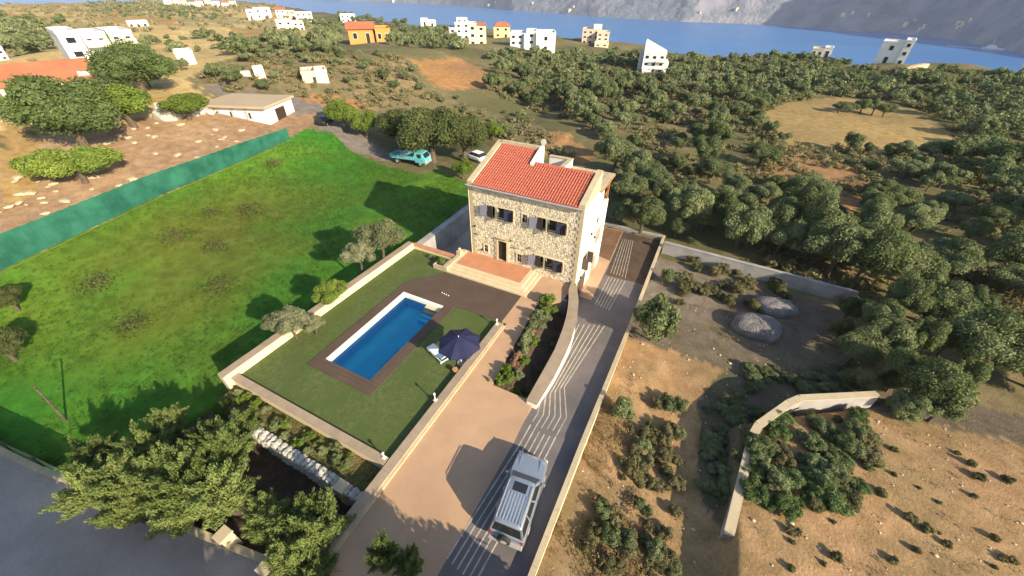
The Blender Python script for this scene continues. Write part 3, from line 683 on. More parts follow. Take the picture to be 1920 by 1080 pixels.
# rubble facing: real stones, joined
m = MB(); SR = random.Random(3); z = 0.02
PAL = [(0.74, 0.67, 0.53), (0.80, 0.72, 0.54), (0.70, 0.61, 0.44), (0.78, 0.70, 0.53), (0.64, 0.56, 0.40), (0.84, 0.76, 0.58), (0.50, 0.43, 0.32)]
z = -0.6
while z < 7.38:
    h = SR.uniform(0.12, 0.21); x = HX0+0.02
    while x < HX1-0.05:
        w = SR.uniform(0.12, 0.32)
        if x+w > HX1: w = HX1-x
        cx, cz = x+w/2, z+h/2
        if not any(a-0.16-w*0.3 < cx < b+0.16+w*0.3 and c-0.1-h*.3 < cz < d+0.14+h*.3 for a, b, c, d in OPEN):
            j = lambda s_: SR.uniform(-s_, s_); g = 0.018; pr = SR.uniform(0.015, 0.045)
            y = HY0
            q = [(x+g+j(.03), z+g+j(.025)), (cx+j(.05), z+g*.5+j(.02)), (x+w-g+j(.03), z+g+j(.025)), (x+w-g+j(.02), cz+j(.03)), (x+w-g+j(.03), z+h-g+j(.025)), (cx+j(.05), z+h-g*.5+j(.02)), (x+g+j(.03), z+h-g+j(.025)), (x+g+j(.02), cz+j(.03))]
            s_ = 0.86; vs = [(p[0], y-0.001, p[1]) for p in q]+[(cx+(p[0]-cx)*s_, y-pr, cz+(p[1]-cz)*s_) for p in q]
            c = SR.choice(PAL); v = SR.uniform(.88, 1.12); m.cur = tuple(k*v for k in c)
            m.add(vs, [tuple(range(8, 16))]+[(i, (i+1) % 8, 8+(i+1) % 8, 8+i) for i in range(8)])
        x += w
    z += h
o = m.build('stone_facing', M['stone'], H); o['kind'] = 'stuff'
# quoins at the two corners and beside the door
for cx_, sgn in ((HX0, 1), (HX1, -1)):
    z = -0.5; k = 0
    while z < 7.3:
        L = 0.5 if k % 2 else 0.3; m = MB(); m.box(cx_-sgn*0.012, cx_+sgn*L, HY0-0.075, HY0+0.02, z+0.012, z+0.3, 0.01); m.build('quoin', M['cap_pale'], H); z += 0.315; k += 1
m = MB(); zb = 0.42
for k in range(8):
    m = MB(); L = .34 if k % 2 else .22; m.box(-14.88-L, -14.88, HY0-0.08, HY0+0.02, 0.43+k*.27, 0.43+k*.27+.24, .01); m.build('quoin', M['cap_pale'], H)
# other walls
m = MB(); yzp(m, [(HY0+.35, -2.6), (HY1, -2.6), (HY1, 5.05), (32.6, 5.05), (32.6, 7.25), (30.7, 7.25), (30.7, rz_(30.7)), (HY0+.35, rz_(HY0+.35))], HX1-0.3, HX1); m.build('side_wall', M['white'], H)
m = MB(); yzp(m, [(HY0+.35, -2.6), (HY1, -2.6), (HY1, 7.35), (32.4, 7.35), (32.4, rz_(32)+.1), (32, rz_(32)), (HY0+.35, rz_(HY0+.35))], HX0, HX0+.3); m.build('side_wall', M['white'], H)
m = MB(); m.box(HX0+.3, -11.2, HY1-.3, HY1, -2.6, 7.3); m.box(-11.2, HX1-.3, HY1-.3, HY1, -2.6, 5.05); m.box(HX0+.3, -13.2, 32.0, 32.4, 6.8, rz_(32)-.02); m.box(-13.2, HX1-.3, 30.4, 30.7, 4.2, rz_(30.4)-.05)
m.box(-11.35, -11.05, 30.7, HY1-.3, 4.2, 7.0); m.build('rear_wall', M['white'], H)
m = MB(); m.box(HX0+.3, -11.35, 30.7, HY1-.3, 6.6, 6.9); m.build('roof_terrace_floor', M['terracotta'], H)
m = MB(); m.box(-11.05, HX1-.3, 30.7, HY1-.3, 4.0, 4.25); m.build('balcony_floor', M['terracotta'], H)
m = MB(); yzp(m, [(30.0, 6.9), (32.4, 6.9), (32.4, rz_(32)+.38), (31.9, rz_(31.9)+.3), (30.0, rz_(30.0)+.22)], -13.3, -13.0); m.build('stepped_gable', M['white'], H)
m = MB(); m.box(-11.36, -11.04, 30.72, 34.6, 7.0, 8.15); m.box(-13.3, -11.04, 34.6, 34.92, 7.3, 8.15); m.build('terrace_parapet', M['white'], H)
m = MB(); m.box(-11.42, -10.98, 30.72, 34.95, 8.15, 8.23); m.box(-13.35, -11.42, 34.55, 34.98, 8.15, 8.23); m.build('parapet_cap', M['cap_pale'], H)
# roof
RF = thing  # (name kept short below)
rf = MB(); rf.prism([(HX0+.45, 26.55), (HX1-.45, 26.55), (HX1-.45, 30.45), (HX0+.45, 30.45)], [rz_(26.55)-.14]*2+[rz_(30.45)-.14]*2, [rz_(26.55)-.04]*2+[rz_(30.45)-.04]*2)
rf.prism([(HX0+.45, 30.45), (-13.3, 30.45), (-13.3, 32.05), (HX0+.45, 32.05)], [rz_(30.45)-.14]*2+[rz_(32.05)-.14]*2, [rz_(30.45)-.04]*2+[rz_(32.05)-.04]*2)
roof = rf.build('roof', M['tile'], H)
m = MB(); TR = random.Random(5); pitch = 0.235; x = HX0+.5; nrow = 0
while x < HX1-.5:
    xe = x+pitch; ytop = 32.0 if xe < -13.3 else 30.4; y = 26.5
    while y < ytop-.05:
        L = min(0.36, ytop-y); r = pitch*0.40; jx_ = TR.uniform(-.006, .006); ra = r*TR.uniform(.95, 1.05); vs = []
        for yy, dzz, rr_ in ((y-.02, 0.035, ra*1.05), (y+L+.02, -0.005, ra*.88)):
            for k in range(6):
                a = math.pi*k/5; vs.append((x+pitch/2+jx_+math.cos(a)*rr_, yy, rz_(yy)+dzz-.035+math.sin(a)*rr_*1.0))
        m.add(vs, [(k+1, k, 6+k, 7+k) for k in range(5)]+[tuple(range(6))]); y += L
    x += pitch
o = m.build('roof_tiles', M['tile'], roof); o['kind'] = 'stuff'
# ridge tiles
for xa, xb, yy in ((HX0+.5, -13.35, 32.0), (-13.0, HX1-.5, 30.42)):
    x = xa
    while x < xb-.1:
        L = min(.42, xb-x); m = MB(); vs = []
        for xx, rr_ in ((x-.01, .15), (x+L+.02, .125)):
            for k in range(6): a = math.pi*k/5; vs.append((xx, yy+math.cos(a)*rr_, rz_(yy)-.03+math.sin(a)*rr_))
        m.add(vs, [(k, k+1, 7+k, 6+k) for k in range(5)]+[tuple(range(5, -1, -1))]); m.build('ridge_tile', M['tile'], roof); x += L
m = MB(); yzp(m, [(26.6, 7.45), (32.4, 7.45), (32.4, rz_(32.4)+.16), (26.6, rz_(26.6)+.2)], HX0-.06, HX0+.44); m.build('gable_parapet', M['cap_pale'], H)
m = MB(); yzp(m, [(26.6, 7.45), (30.72, 7.45), (30.72, rz_(30.72)+.2), (26.6, rz_(26.6)+.2)], HX1-.44, HX1+.05); m.build('gable_parapet', M['cap_pale'], H)
m = MB(); m.box(HX0+.44, -13.3, 32.06, 32.45, 7.4, rz_(32.2)+.26); m.build('rear_parapet', M['cap_pale'], H)
m = MB(); m.box(HX0-.06, HX1+.05, 26.6, 26.84, 7.36, 7.5); m.build('eave_moulding', M['cream'], H)
m = MB(); m.tube([(HX0-.15, 26.46, 7.52), (HX1+.08, 26.46, 7.52)], 0.075, 8); m.build('gutter', M['metal_grey'], H)
m = MB(); m.tube([(HX0-.1, 26.5, 7.48), (HX0-.1, 26.8, 7.2), (HX0-.1, 26.78, 0.1)], 0.045, 6); m.build('downpipe', M['cream'], H)
m = MB(); m.box(HX0-.9, HX0, 28.5, 29.1, 6.3, 6.6); m.build('timber_bracket', M['timber'], H)
# pergola on the upper terrace
for k in range(6):
    m = MB(); xa = -11.0+k*0.68; m.box(xa+.03, xa+.65, 30.75, 35.05, 7.42, 7.47); m.build('pergola_panel', M['cap_pale'], H)
for k in range(7):
    m = MB(); xa = -11.0+k*0.68; m.box(xa-.05, xa+.05, 30.72, 35.15, 7.26, 7.415); m.build('pergola_rafter', M['timber'], H)
m = MB(); m.box(-11.0, -6.95, 34.72, 34.88, 7.1, 7.255); m.build('pergola_beam', M['timber'], H)
for (xx, yy) in ((-7.25, 34.75), (-7.25, 32.75), (-9.2, 34.75)):
    m = MB(); m.box(xx-.08, xx+.08, yy-.08, yy+.08, 4.9 if yy > 34 else 5.05, 7.1 if yy > 34 else 7.25); m.build('pergola_post', M['timber'], H)
m = MB(); m.box(-7.32, -7.18, 32.7, 34.8, 6.95, 7.08); m.build('side_beam', M['timber'], H)
m = MB(); m.box(-7.3, -7.2, 32.84, 34.66, 5.8, 5.88); m.build('side_rail', M['timber'], H)
# front windows
def leaf(m, x, w, z0, z1, y, ang):
    """hinged leaf from x, width w (signed), swung out by ang"""
    dx = math.cos(ang)*w; dy = -abs(math.sin(ang)*w); n_ = 0.03
    vs = [(x, y, z0), (x+dx, y+dy, z0), (x+dx, y+dy-n_, z0), (x, y-n_, z0)]; vs += [(p[0], p[1], z1) for p in vs[:4]]
    m.add(vs, [(3, 2, 1, 0), (4, 5, 6, 7), (0, 1, 5, 4), (1, 2, 6, 5), (2, 3, 7, 6), (3, 0, 4, 7)])
def big_window(x0, x1, z0, z1):
    w = MB(); w.box(x0-.12, x1+.1, HY0-.07, HY0+.1, z0-.12, z0); w.box(x0-.12, x1+.1, HY0-.07, HY0+.1, z1, z1+.12); w.box(x0-.1, x0, HY0-.066, HY0+.1, z0, z1); w.box(x1, x1+.1, HY0-.066, HY0+.1, z0, z1)
    win = w.build('window', M['cream'], H)
    p = MB(); p.box(x0, x1, HY0+.2, HY0+.24, z0, z1); p.build('pane', M['glass_dark'], win)
    cx_ = x0+(x1-x0)*0.33
    p = MB(); p.box(cx_-.09, cx_+.09, HY0-.05, HY0+.18, z0, z1); p.build('mullion', M['cream'], win)
    p = MB()
    for a, b in ((x0+.02, cx_-.1), (cx_+.1, x1-.02)):
        p.box(a, a+.05, HY0+.12, HY0+.18, z0, z1); p.box(b-.05, b, HY0+.12, HY0+.18, z0, z1); p.box((a+b)/2-.025, (a+b)/2+.025, HY0+.12, HY0+.18, z0+.05, z1-.05); p.box(a, b, HY0+.125, HY0+.175, z0, z0+.05); p.box(a, b, HY0+.125, HY0+.175, z1-.05, z1)
    p.build('frame', M['frame'], win)
    for (hx, ww, ang, mt) in ((x0-.02, -.60, .35, 'shutter'), (x0+.02, .62, .30, 'shutter_brown'), (cx_+.1, .5, .95, 'shutter_navy'), (x1-.01, -.8, .22, 'shutter_navy'), (x1+.04, .34, 1.1, 'shutter')):
        p = MB(); leaf(p, hx, ww, z0+.03, z1-.03, HY0-.08, ang); lf = p.build('shutter', M[mt], win)
    return win
for h in (OPEN[0], OPEN[1], OPEN[3]): big_window(*h)
for h in (OPEN[2], OPEN[5], OPEN[6]):
    x0, x1, z0, z1 = h; w = MB(); w.box(x0-.1, x1+.1, HY0-.07, HY0+.1, z0-.1, z0); w.box(x0-.1, x1+.1, HY0-.07, HY0+.1, z1, z1+.1); w.box(x0-.1, x0, HY0-.066, HY0+.1, z0, z1); w.box(x1, x1+.1, HY0-.066, HY0+.1, z0, z1)
    win = w.build('window', M['cream'], H)
    p = MB(); p.box(x0, x1, HY0+.15, HY0+.2, z0, z1); p.build('pane', M['glass_dark'], win)
    p = MB(); p.box((x0+x1)/2-.02, (x0+x1)/2+.02, HY0+.06, HY0+.12, z0, z1); p.box(x0, x1, HY0+.065, HY0+.115, (z0+z1)/2-.02, (z0+z1)/2+.02); p.build('frame', M['frame'], win)
x0, x1, z0, z1 = OPEN[4]
w = MB(); w.box(x1, x1+.28, HY0-.075, HY0+.1, z0, z1); w.box(x0-.05, x1+.28, HY0-.075, HY0+.1, z1, z1+.16); w.box(x0-.04, x0, HY0-.07, HY0+.1, z0, z1); dr = w.build('front_door', M['cream'], H)
p = MB(); p.box(x0, x1, HY0+.12, HY0+.17, z0, z1); p.box(x0+.1, x1-.1, HY0+.10, HY0+.118, z0+.15, z0+.9); p.box(x0+.1, x1-.1, HY0+.10, HY0+.118, z0+1.05, z1-.15); p.build('leaf', M['dark_wood'], dr)
p = MB(); p.tube([(x0+.12, HY0+.07, z0+1.0), (x0+.12, HY0+.07, z0+1.15)], .02, 6); p.build('handle', M['chrome'], dr)
for (xx, zz, ww) in ((-16.75, 2.75, .55), (-14.35, 2.85, 1.2), (-13.2, 2.95, .3), (-12.75, 2.35, .55), (-11.3, 2.75, .4)):
    m = MB(); m.box(xx-ww/2, xx+ww/2, HY0-.22, HY0-.02, zz, zz+.07); m.build('stone_ledge', M['cap_pale'], H)
for (xx, zz) in ((-17.2, 3.4), (-16.55, 1.0)):
    m = MB(); m.box(xx-.05, xx+.05, HY0-.18, HY0-.02, zz, zz+.16); m.build('wall_lamp', M['black'], H)
# side wall openings (facing the driveway)
def side_open(name, y0, y1, z0, z1, panemat, arch=False):
    w = MB(); X_ = HX1
    w.box(X_-.02, X_+.04, y0-.1, y0, z0, z1); w.box(X_-.02, X_+.04, y1, y1+.1, z0, z1); w.box(X_-.02, X_+.045, y0-.1, y1+.1, z1, z1+.1); w.box(X_-.02, X_+.045, y0-.1, y1+.1, z0-.08, z0)
    win = w.build(name, M['cap_pale'], H)
    p = MB(); p.box(X_-.01, X_+.012, y0, y1, z0, z1); p.build('pane', panemat, win); return win
w = side_open('window', 28.3, 29.5, 0.95, 2.1, M['glass_dark'])
p = MB(); p.box(HX1+.05, HX1+.6, 29.58, 29.62, .95, 2.1); p.build('shutter', M['shutter_brown'], w); p = MB(); p.box(HX1+.05, HX1+.6, 28.18, 28.22, .95, 2.1); p.build('shutter', M['shutter_brown'], w)
w = side_open('garage_door', 27.5, 29.9, -2.33, -0.15, M['dark_wood'])
for k in range(7):
    p = MB(); p.box(HX1+.013, HX1+.035, 27.52+k*.34, 27.52+k*.34+.31, -2.3, -.2); p.build('board', M['shutter_brown'], w)
w = side_open('window', 31.8, 33.4, 1.5, 2.9, M['cap'])
w = side_open('door', 31.9, 33.2, -2.3, -0.2, M['cap'])
w = side_open('window', 31.4, 31.9, 4.0, 4.5, M['glass_dark'])
for (yy, zz) in ((29.9, 3.6), (28.1, -.0), (31.2, 2.6), (31.2, .1)):
    m = MB(); m.box(HX1+.005, HX1+.16, yy-.06, yy+.06, zz, zz+.2); m.build('wall_lamp', M['black'], H)

# ------------------------------------------------------------------ vehicle on the drive
def wheel(parent, x, y, z, r, w, rimr=0.6, tyre='rubber'):
    m = MB(); rings = []
    for xx, rr in ((-w/2, r*.86), (-w/2+.03, r), (w/2-.03, r), (w/2, r*.86)):
        rings.append([(x+xx, y+math.cos(2*math.pi*k/20)*rr, z+math.sin(2*math.pi*k/20)*rr) for k in range(20)])
    m.loft(rings); wh = m.build('wheel', M['rubber'], parent, local=True)
    s_ = 1 if x > 0 else -1; m = MB()
    m.loft([[(x+s_*(w/2-.005), y+math.cos(2*math.pi*k/16)*r*rimr, z+math.sin(2*math.pi*k/16)*r*rimr) for k in range(16)], [(x+s_*(w/2+.012), y+math.cos(2*math.pi*k/16)*r*rimr*.9, z+math.sin(2*math.pi*k/16)*r*rimr*.9) for k in range(16)]]); m.build('rim', M['metal_grey'], wh, local=True)
    return wh
car = thing('parked_car', (-3.50, 8.2, 0.0), 'silver blue sport utility vehicle with ribbed roof and sunroof parked on the driveway', 'car', rz=math.radians(6.5))
def ring(y, hw, z0, zb, zt, tw):
    """half-rounded body section: hw half width, z0 sill, zb belt height, zt top height, tw half width on top"""
    return [(-hw*.94, y, z0), (-hw, y, z0+.12), (-hw*1.0, y, (z0+zb)/2), (-hw*.985, y, zb-.06), (-tw, y, zt-.01), (-tw*.5, y, zt+.012), (0, y, zt+.018), (tw*.5, y, zt+.012), (tw, y, zt-.01), (hw*.985, y, zb-.06), (hw, y, (z0+zb)/2), (hw, y, z0+.12), (hw*.94, y, z0)]
st = [(-2.26, .80, .48, .78, .84, .70), (-2.22, .88, .38, .95, 1.00, .80), (-2.12, .91, .32, 1.0, 1.05, .86), (-1.2, .925, .30, 1.02, 1.06, .87), (0.3, .925, .30, 1.01, 1.05, .87), (.85, .925, .30, 1.0, 1.05, .87), (1.1, .92, .30, .99, 1.06, .86), (1.6, .91, .30, .96, 1.03, .83), (2.0, .885, .32, .91, .97, .79), (2.2, .83, .36, .82, .87, .70), (2.28, .74, .42, .70, .74, .60)]
m = MB(); m.loft([ring(*s_)[::-1] for s_ in st]); body = m.build('body', M['car'], car, local=True, smooth=True)
body.modifiers.new('edge', 'EDGE_SPLIT').split_angle = math.radians(42)
# greenhouse
g0 = [(-.86, -2.16), (.86, -2.16), (.86, .98), (-.86, .98)]; g1 = [(-.70, -1.98), (.70, -1.98), (.69, .32), (-.69, .32)]
zb_, zt_ = 1.03, 1.72
m = MB(); m.add([(x, y, zb_) for x, y in g0]+[(x, y, zt_) for x, y in g1], [(0, 1, 5, 4), (1, 2, 6, 5), (2, 3, 7, 6), (3, 0, 4, 7)]); m.build('pillars', M['car'], car, local=True)
rings = []
for y, w_, z in ((-2.02, .62, 1.70), (-1.99, .71, 1.735), (-1.9, .72, 1.77), (-.8, .72, 1.79), (.2, .70, 1.77), (.32, .69, 1.735), (.36, .62, 1.71)):
    rings.append([(-w_, y, z-.045), (-w_*.93, y, z), (-w_*.5, y, z+.018), (0, y, z+.024), (w_*.5, y, z+.018), (w_*.93, y, z), (w_, y, z-.045)])
m = MB(); m.loft([r[::-1] for r in rings]); rp = m.build('roof', M['car'], car, local=True, smooth=True)
for k in range(7):
    m = MB(); x = -.48+k*.16; m.box(x-.035, x+.035, -1.85, -.45, 1.80, 1.823, .012); m.build('rib', M['car'], rp, local=True)
m = MB(); m.box(-.36, .36, -.38, .10, 1.79, 1.812, .01); m.build('sunroof', M['glass_dark'], car, local=True)
for s_ in (-1, 1):
    m = MB(); m.tube([(s_*.62, .1, 1.76), (s_*.63, .05, 1.84), (s_*.63, -1.75, 1.85), (s_*.62, -1.85, 1.77)], .022, 6); m.build('roof_rail', M['metal_grey'], car, local=True)
def pane(m, a, b, c, d, u0, u1, v0, v1, off):
    a, b, c, d = map(Vector, (a, b, c, d)); nn = (b-a).cross(d-a).normalized()*off
    f = lambda u, v: (a.lerp(b, u)).lerp(d.lerp(c, u), v)+nn
    q = [f(u0, v0), f(u1, v0), f(u1, v1), f(u0, v1)]; m.add(q+[p-nn*.5 for p in q], [(0, 1, 2, 3)]+[(i, 4+i, 4+(i+1) % 4, (i+1) % 4) for i in range(4)])
G0 = [(x, y, zb_) for x, y in g0]; G1 = [(x, y, zt_) for x, y in g1]
for nm, (i, j), rng in (('rear_window', (0, 1), [(.06, .94)]), ('side_window', (1, 2), [(.03, .30), (.335, .60), (.635, .93)]), ('windscreen', (2, 3), [(.05, .95)]), ('side_window', (3, 0), [(.07, .365), (.40, .665), (.70, .97)])):
    for u0, u1 in rng: m = MB(); pane(m, G0[i], G0[j], G1[j], G1[i], u0, u1, .08, .90, .008); m.build(nm, M['glass_dark'], car, local=True)
for s_ in (-1, 1):
    m = MB(); m.box(min(s_*.93, s_*1.10), max(s_*.93, s_*1.10), .62, .76, 1.02, 1.2, .02); m.build('wing_mirror', M['car'], car, local=True)
    m = MB(); m.box(s_*.72-.13, s_*.72+.13, 2.17, 2.262, .62, .80); m.build('headlight', M['lens'], car, local=True)
    m = MB(); m.box(s_*.80-.07, s_*.80+.07, -2.262, -2.18, .70, .98); m.build('tail_light', M['lens_red'], car, local=True)
    for y in (-1.38, 1.42): wheel(car, s_*.80, y, .36, .36, .24)
    m = MB(); m.box(s_*.55-.02, s_*.55+.02, 1.05, 2.05, 1.0, 1.065); m.build('bonnet_crease', M['car'], car, local=True)
    for y in (-.15, -1.1): m = MB(); m.box(s_*.93-.012, s_*.93+.012, y, y+.16, .86, .90); m.build('door_handle', M['chrome'], car, local=True)
m = MB(); m.box(-.5, .5, 2.24, 2.29, .55, .72); m.build('grille', M['black'], car, local=True)
m = MB(); m.box(-.86, .86, -2.40, -2.2, .42, .58, .02); m.build('rear_bumper', M['metal_grey'], car, local=True)
m = MB(); m.box(-.84, .84, 2.22, 2.36, .36, .52, .02); m.build('front_bumper', M['metal_grey'], car, local=True)
m = MB(); m.loft([[(math.cos(a)*r-.05, y, .88+math.sin(a)*r) for a in [2*math.pi*k/18 for k in range(18)]] for y, r in ((-2.27, .30), (-2.29, .34), (-2.45, .34), (-2.48, .28))]); sp = m.build('spare_wheel', M['rubber'], car, local=True)
m = MB(); m.loft([[(math.cos(a)*r-.05, y, .88+math.sin(a)*r) for a in [2*math.pi*k/14 for k in range(14)]] for y, r in ((-2.47, .19), (-2.5, .16))]); m.build('rim', M['metal_grey'], sp, local=True)
m = MB(); m.box(-.26, .26, 2.362, 2.372, .40, .50); m.build('number_plate', M['lounger_white'], car, local=True)

car.scale = (.97, .95, .97)
# ------------------------------------------------------------------ turquoise flatbed truck by the field
tp = PT(772, 306); tk = thing('flatbed_truck', (tp.x, tp.y, T(tp.x, tp.y, False)+.05), 'old turquoise flatbed truck with low dropsides parked beside the big dark tree', 'truck', rz=math.radians(8))
TS = 1.05
def tb(name, mat, *boxes, parent=None, bev=0):
    m = MB()
    for b in boxes: m.box(*[v*TS for v in b], bev)
    return m.build(name, M[mat], parent or tk, local=True)
m = MB(); m.loft([[(1.25*TS, y*TS, z*TS) for y, z in ((-.95, .55), (-1.0, 1.2), (-.85, 2.0), (.85, 2.0), (1.0, 1.2), (.95, .55))], [(2.5*TS, y*TS, z*TS) for y, z in ((-.95, .55), (-1.0, 1.2), (-.82, 1.98), (.82, 1.98), (1.0, 1.2), (.95, .55))], [(2.95*TS, y*TS, z*TS) for y, z in ((-.9, .55), (-.96, 1.18), (-.9, 1.2), (.9, 1.2), (.96, 1.18), (.9, .55))]]); m.build('cab', M['turquoise'], tk, local=True)
tb('cab_window', 'glass_dark', (1.75, 2.35, -1.0, -.9, 1.28, 1.85)); tb('cab_window', 'glass_dark', (1.75, 2.35, .9, 1.0, 1.28, 1.85)); tb('rear_window', 'glass_dark', (1.235, 1.26, -.6, .6, 1.35, 1.8))
m = MB(); pane(m, (2.96*TS, -.85*TS, 1.2*TS), (2.96*TS, .85*TS, 1.2*TS), (2.52*TS, .8*TS, 1.95*TS), (2.52*TS, -.8*TS, 1.95*TS), .05, .95, .1, .9, .02); m.build('windscreen', M['glass_dark'], tk, local=True)
tb('bumper', 'metal_grey', (2.9, 3.05, -.95, .95, .42, .62)); tb('headlight', 'lens', (2.93, 2.99, -.8, -.55, .72, .92)); tb('headlight', 'lens', (2.93, 2.99, .55, .8, .72, .92))
tb('load_bed', 'bedwood', (-3.0, 1.15, -1.0, 1.0, .85, .98)); tb('dropside', 'turquoise', (-3.0, 1.15, -1.05, -1.0, .86, 1.38)); tb('dropside', 'turquoise', (-3.0, 1.15, 1.0, 1.05, .86, 1.38)); tb('tailboard', 'turquoise', (-3.05, -3.0, -1.0, 1.0, .86, 1.38)); tb('headboard', 'turquoise', (1.12, 1.17, -1.0, 1.0, .98, 1.6))
for k in range(5): tb('side_rib', 'bedwood', (-2.8+k*.85, -2.74+k*.85, -1.085, -1.05, .88, 1.36))
tb('chassis', 'black', (-2.9, 2.8, -.4, .4, .5, .8))
for x in (2.1, -1.9):
    for s_ in (-1, 1):
        m = MB(); m.loft([[(x*TS+math.cos(a)*.42*TS, s_*.82*TS+yy, .42*TS+math.sin(a)*.42*TS) for a in [2*math.pi*k/16 for k in range(16)]][::-1] for yy in (-.13, .13)]); wh = m.build('wheel', M['rubber'], tk, local=True)
        m = MB(); m.loft([[(x*TS+math.cos(a)*.22*TS, s_*(.82*TS+.135+dd), .42*TS+math.sin(a)*.22*TS) for a in [2*math.pi*k/12 for k in range(12)]] for dd in (0, .02)]); m.build('rim', M['bedwood'], wh, local=True)

# small dark car half hidden behind the roof corner and a parked dark van near the shed
def small_car(px, py, label, mat, rz, s_=1.0):
    p = PT(px, py); c = thing('parked_car', (p.x, p.y, T(p.x, p.y, False)+.02), label, 'car', rz=rz)
    st2 = [(-2.1, .7, .4, .7, .75, .6), (-2.0, .82, .3, .88, .93, .75), (-1.0, .85, .28, .92, .95, .8), (1.0, .85, .28, .9, .94, .8), (1.8, .8, .3, .78, .82, .7), (2.05, .65, .38, .6, .62, .5)]
    m = MB(); m.loft([ring(*q)[::-1] for q in st2]); m.build('body', M[mat], c, local=True, smooth=True)
    h0 = [(-.78, -1.7, .92), (.78, -1.7, .92), (.78, 1.05, .92), (-.78, 1.05, .92)]; h1 = [(-.62, -1.25, 1.42), (.62, -1.25, 1.42), (.62, .35, 1.42), (-.62, .35, 1.42)]
    m = MB(); m.add(h0+h1, [(0, 1, 5, 4), (1, 2, 6, 5), (2, 3, 7, 6), (3, 0, 4, 7)]); m.build('window_band', M['glass_dark'], c, local=True)
    m = MB(); m.box(-.63, .63, -1.26, .36, 1.41, 1.45, .02); m.build('roof', M[mat], c, local=True)
    for x in (-.76, .76):
        for y in (-1.25, 1.3): wheel(c, x, y, .31, .31, .18)
    return c
small_car(893, 300, 'white and black car parked under the trees behind the roof corner of the stone villa', 'lounger_white', 1.3)
small_car(612, 232, 'dark car parked at the end of the grey yard beside the white shed', 'black', 0.4)

# ------------------------------------------------------------------ umbrella, lounger and small yard things
um = thing('parasol', (-11.25, 14.65, 0), 'navy blue octagonal parasol shading the edge of the pool lawn', 'parasol')
m = MB(); m.tube([(-11.25, 14.65, 0.08), (-11.25, 14.65, 2.55)], .03, 8); m.build('pole', M['frame'], um)
m = MB(); m.tube([(-11.25, 14.65, 0.0), (-11.25, 14.65, .08)], [.32, .28], 14); m.build('base', M['stucco_grey'], um)
RU = 1.5; ap = Vector((-11.25, 14.65, 2.62))
for k in range(8):
    a0 = math.pi*2*k/8+.2; a1 = a0+math.pi/4; m = MB(); rows = []
    for t_ in (0.02, .35, .7, 1.0):
        z = ap.z-.62*t_**1.25; mid = (a0+a1)/2; sag = 1-.05*t_
        rows.append([(ap.x+math.cos(a)*RU*t_*f, ap.y+math.sin(a)*RU*t_*f, z-dzv*t_) for a, f, dzv in ((a0, 1, 0), (mid, .925*sag, .02), (a1, 1, 0))])
    e = rows[-1]; rows.append([(p[0], p[1], p[2]-.13) for p in e])
    vs = [p for r in rows for p in r]; fs = []
    for i in range(4):
        for j in range(2): fs.append((3*i+j, 3*i+3+j, 3*i+4+j, 3*i+1+j))
    m.add(vs, fs); m.build('canopy_panel', M['navy'], um)
    m = MB(); m.tube([(ap.x+math.cos(a0)*.05, ap.y+math.sin(a0)*.05, 2.56), (ap.x+math.cos(a0)*RU*.98, ap.y+math.sin(a0)*RU*.98, 1.985)], .012, 5); m.build('rib', M['frame'], um)
m = MB(); m.tube([(ap.x, ap.y, 2.6), (ap.x, ap.y, 2.72)], [.035, .02], 8); m.build('finial', M['frame'], um)
lo = thing('sun_lounger', (-13.1, 14.45, 0), 'white sun lounger with pale blue cushion half under the navy parasol', 'sun lounger', rz=math.radians(-20))
def lb(name, mat, *bx):
    m = MB()
    for b in bx: m.box(*b)
    return m.build(name, M[mat], lo, local=True)
lb('frame', 'lounger_white', (-.95, .95, -.32, -.27, .26, .33), (-.95, .95, .27, .32, .26, .33), (-.95, -.9, -.27, .27, .26, .33), (.9, .95, -.27, .27, .26, .33))
for k in range(9): lb('slat', 'lounger_white', (-.88+k*.11, -.79+k*.11, -.27, .27, .29, .325))
m = MB(); m.add([(.15, -.29, .34), (.95, -.29, .62), (.95, .29, .62), (.15, .29, .34), (.15, -.29, .40), (.93, -.29, .68), (.93, .29, .68), (.15, .29, .40)], [(3, 2, 1, 0), (4, 5, 6, 7), (0, 1, 5, 4), (1, 2, 6, 5), (2, 3, 7, 6), (3, 0, 4, 7)]); m.build('backrest_cushion', M['cushion'], lo, local=True)
lb('seat_cushion', 'lounger_white', (-.93, .14, -.29, .29, .335, .39))
for x in (-.8, .75):
    for y in (-.28, .28): lb('leg', 'lounger_white', (x-.03, x+.03, y-.03, y+.03, 0, .26))
pt_ = thing('flower_pot', (-11.15, 13.75, 0), 'small terracotta pot with a plant beside the parasol at the lawn wall', 'plant pot')
m = MB(); m.loft([[(-11.15+math.cos(a)*r, 13.75+math.sin(a)*r, z) for a in [2*math.pi*k/12 for k in range(12)]] for z, r in ((0, .12), (.3, .19), (.36, .2))]); m.build('pot', M['terracotta'], pt_)
def lamp_post(x, y, z, h, label):
    h *= .75
    t = thing('garden_lamp', (x, y, z), label, 'garden lamp', 'white garden lamps along the lawn walls')
    m = MB(); m.tube([(x, y, z), (x, y, z+h)], .035, 8); m.build('post', M['frame'], t)
    m = MB(); m.loft([[(x+math.cos(a)*r, y+math.sin(a)*r, z+h+zz) for a in [2*math.pi*k/10 for k in range(10)]] for zz, r in ((0, .04), (.03, .075), (.12, .075), (.16, .02))]); m.build('lamp_head', M['frame'], t)
    m = MB(); m.box(x-.1, x+.1, y-.1, y+.1, z-.001, z+.05); m.build('foot', M['frame'], t)
lamp_post(-10.9, 11.1, 0.3, .75, 'white garden lamp halfway along the long lawn wall, casting a thin shadow on the grass')
lamp_post(-10.95, 15.2, 0.3, .5, 'white garden lamp on the lawn wall just behind the parasol')
lamp_post(-10.75, 19.0, 0.3, .55, 'white garden lamp at the deck end of the long lawn wall')
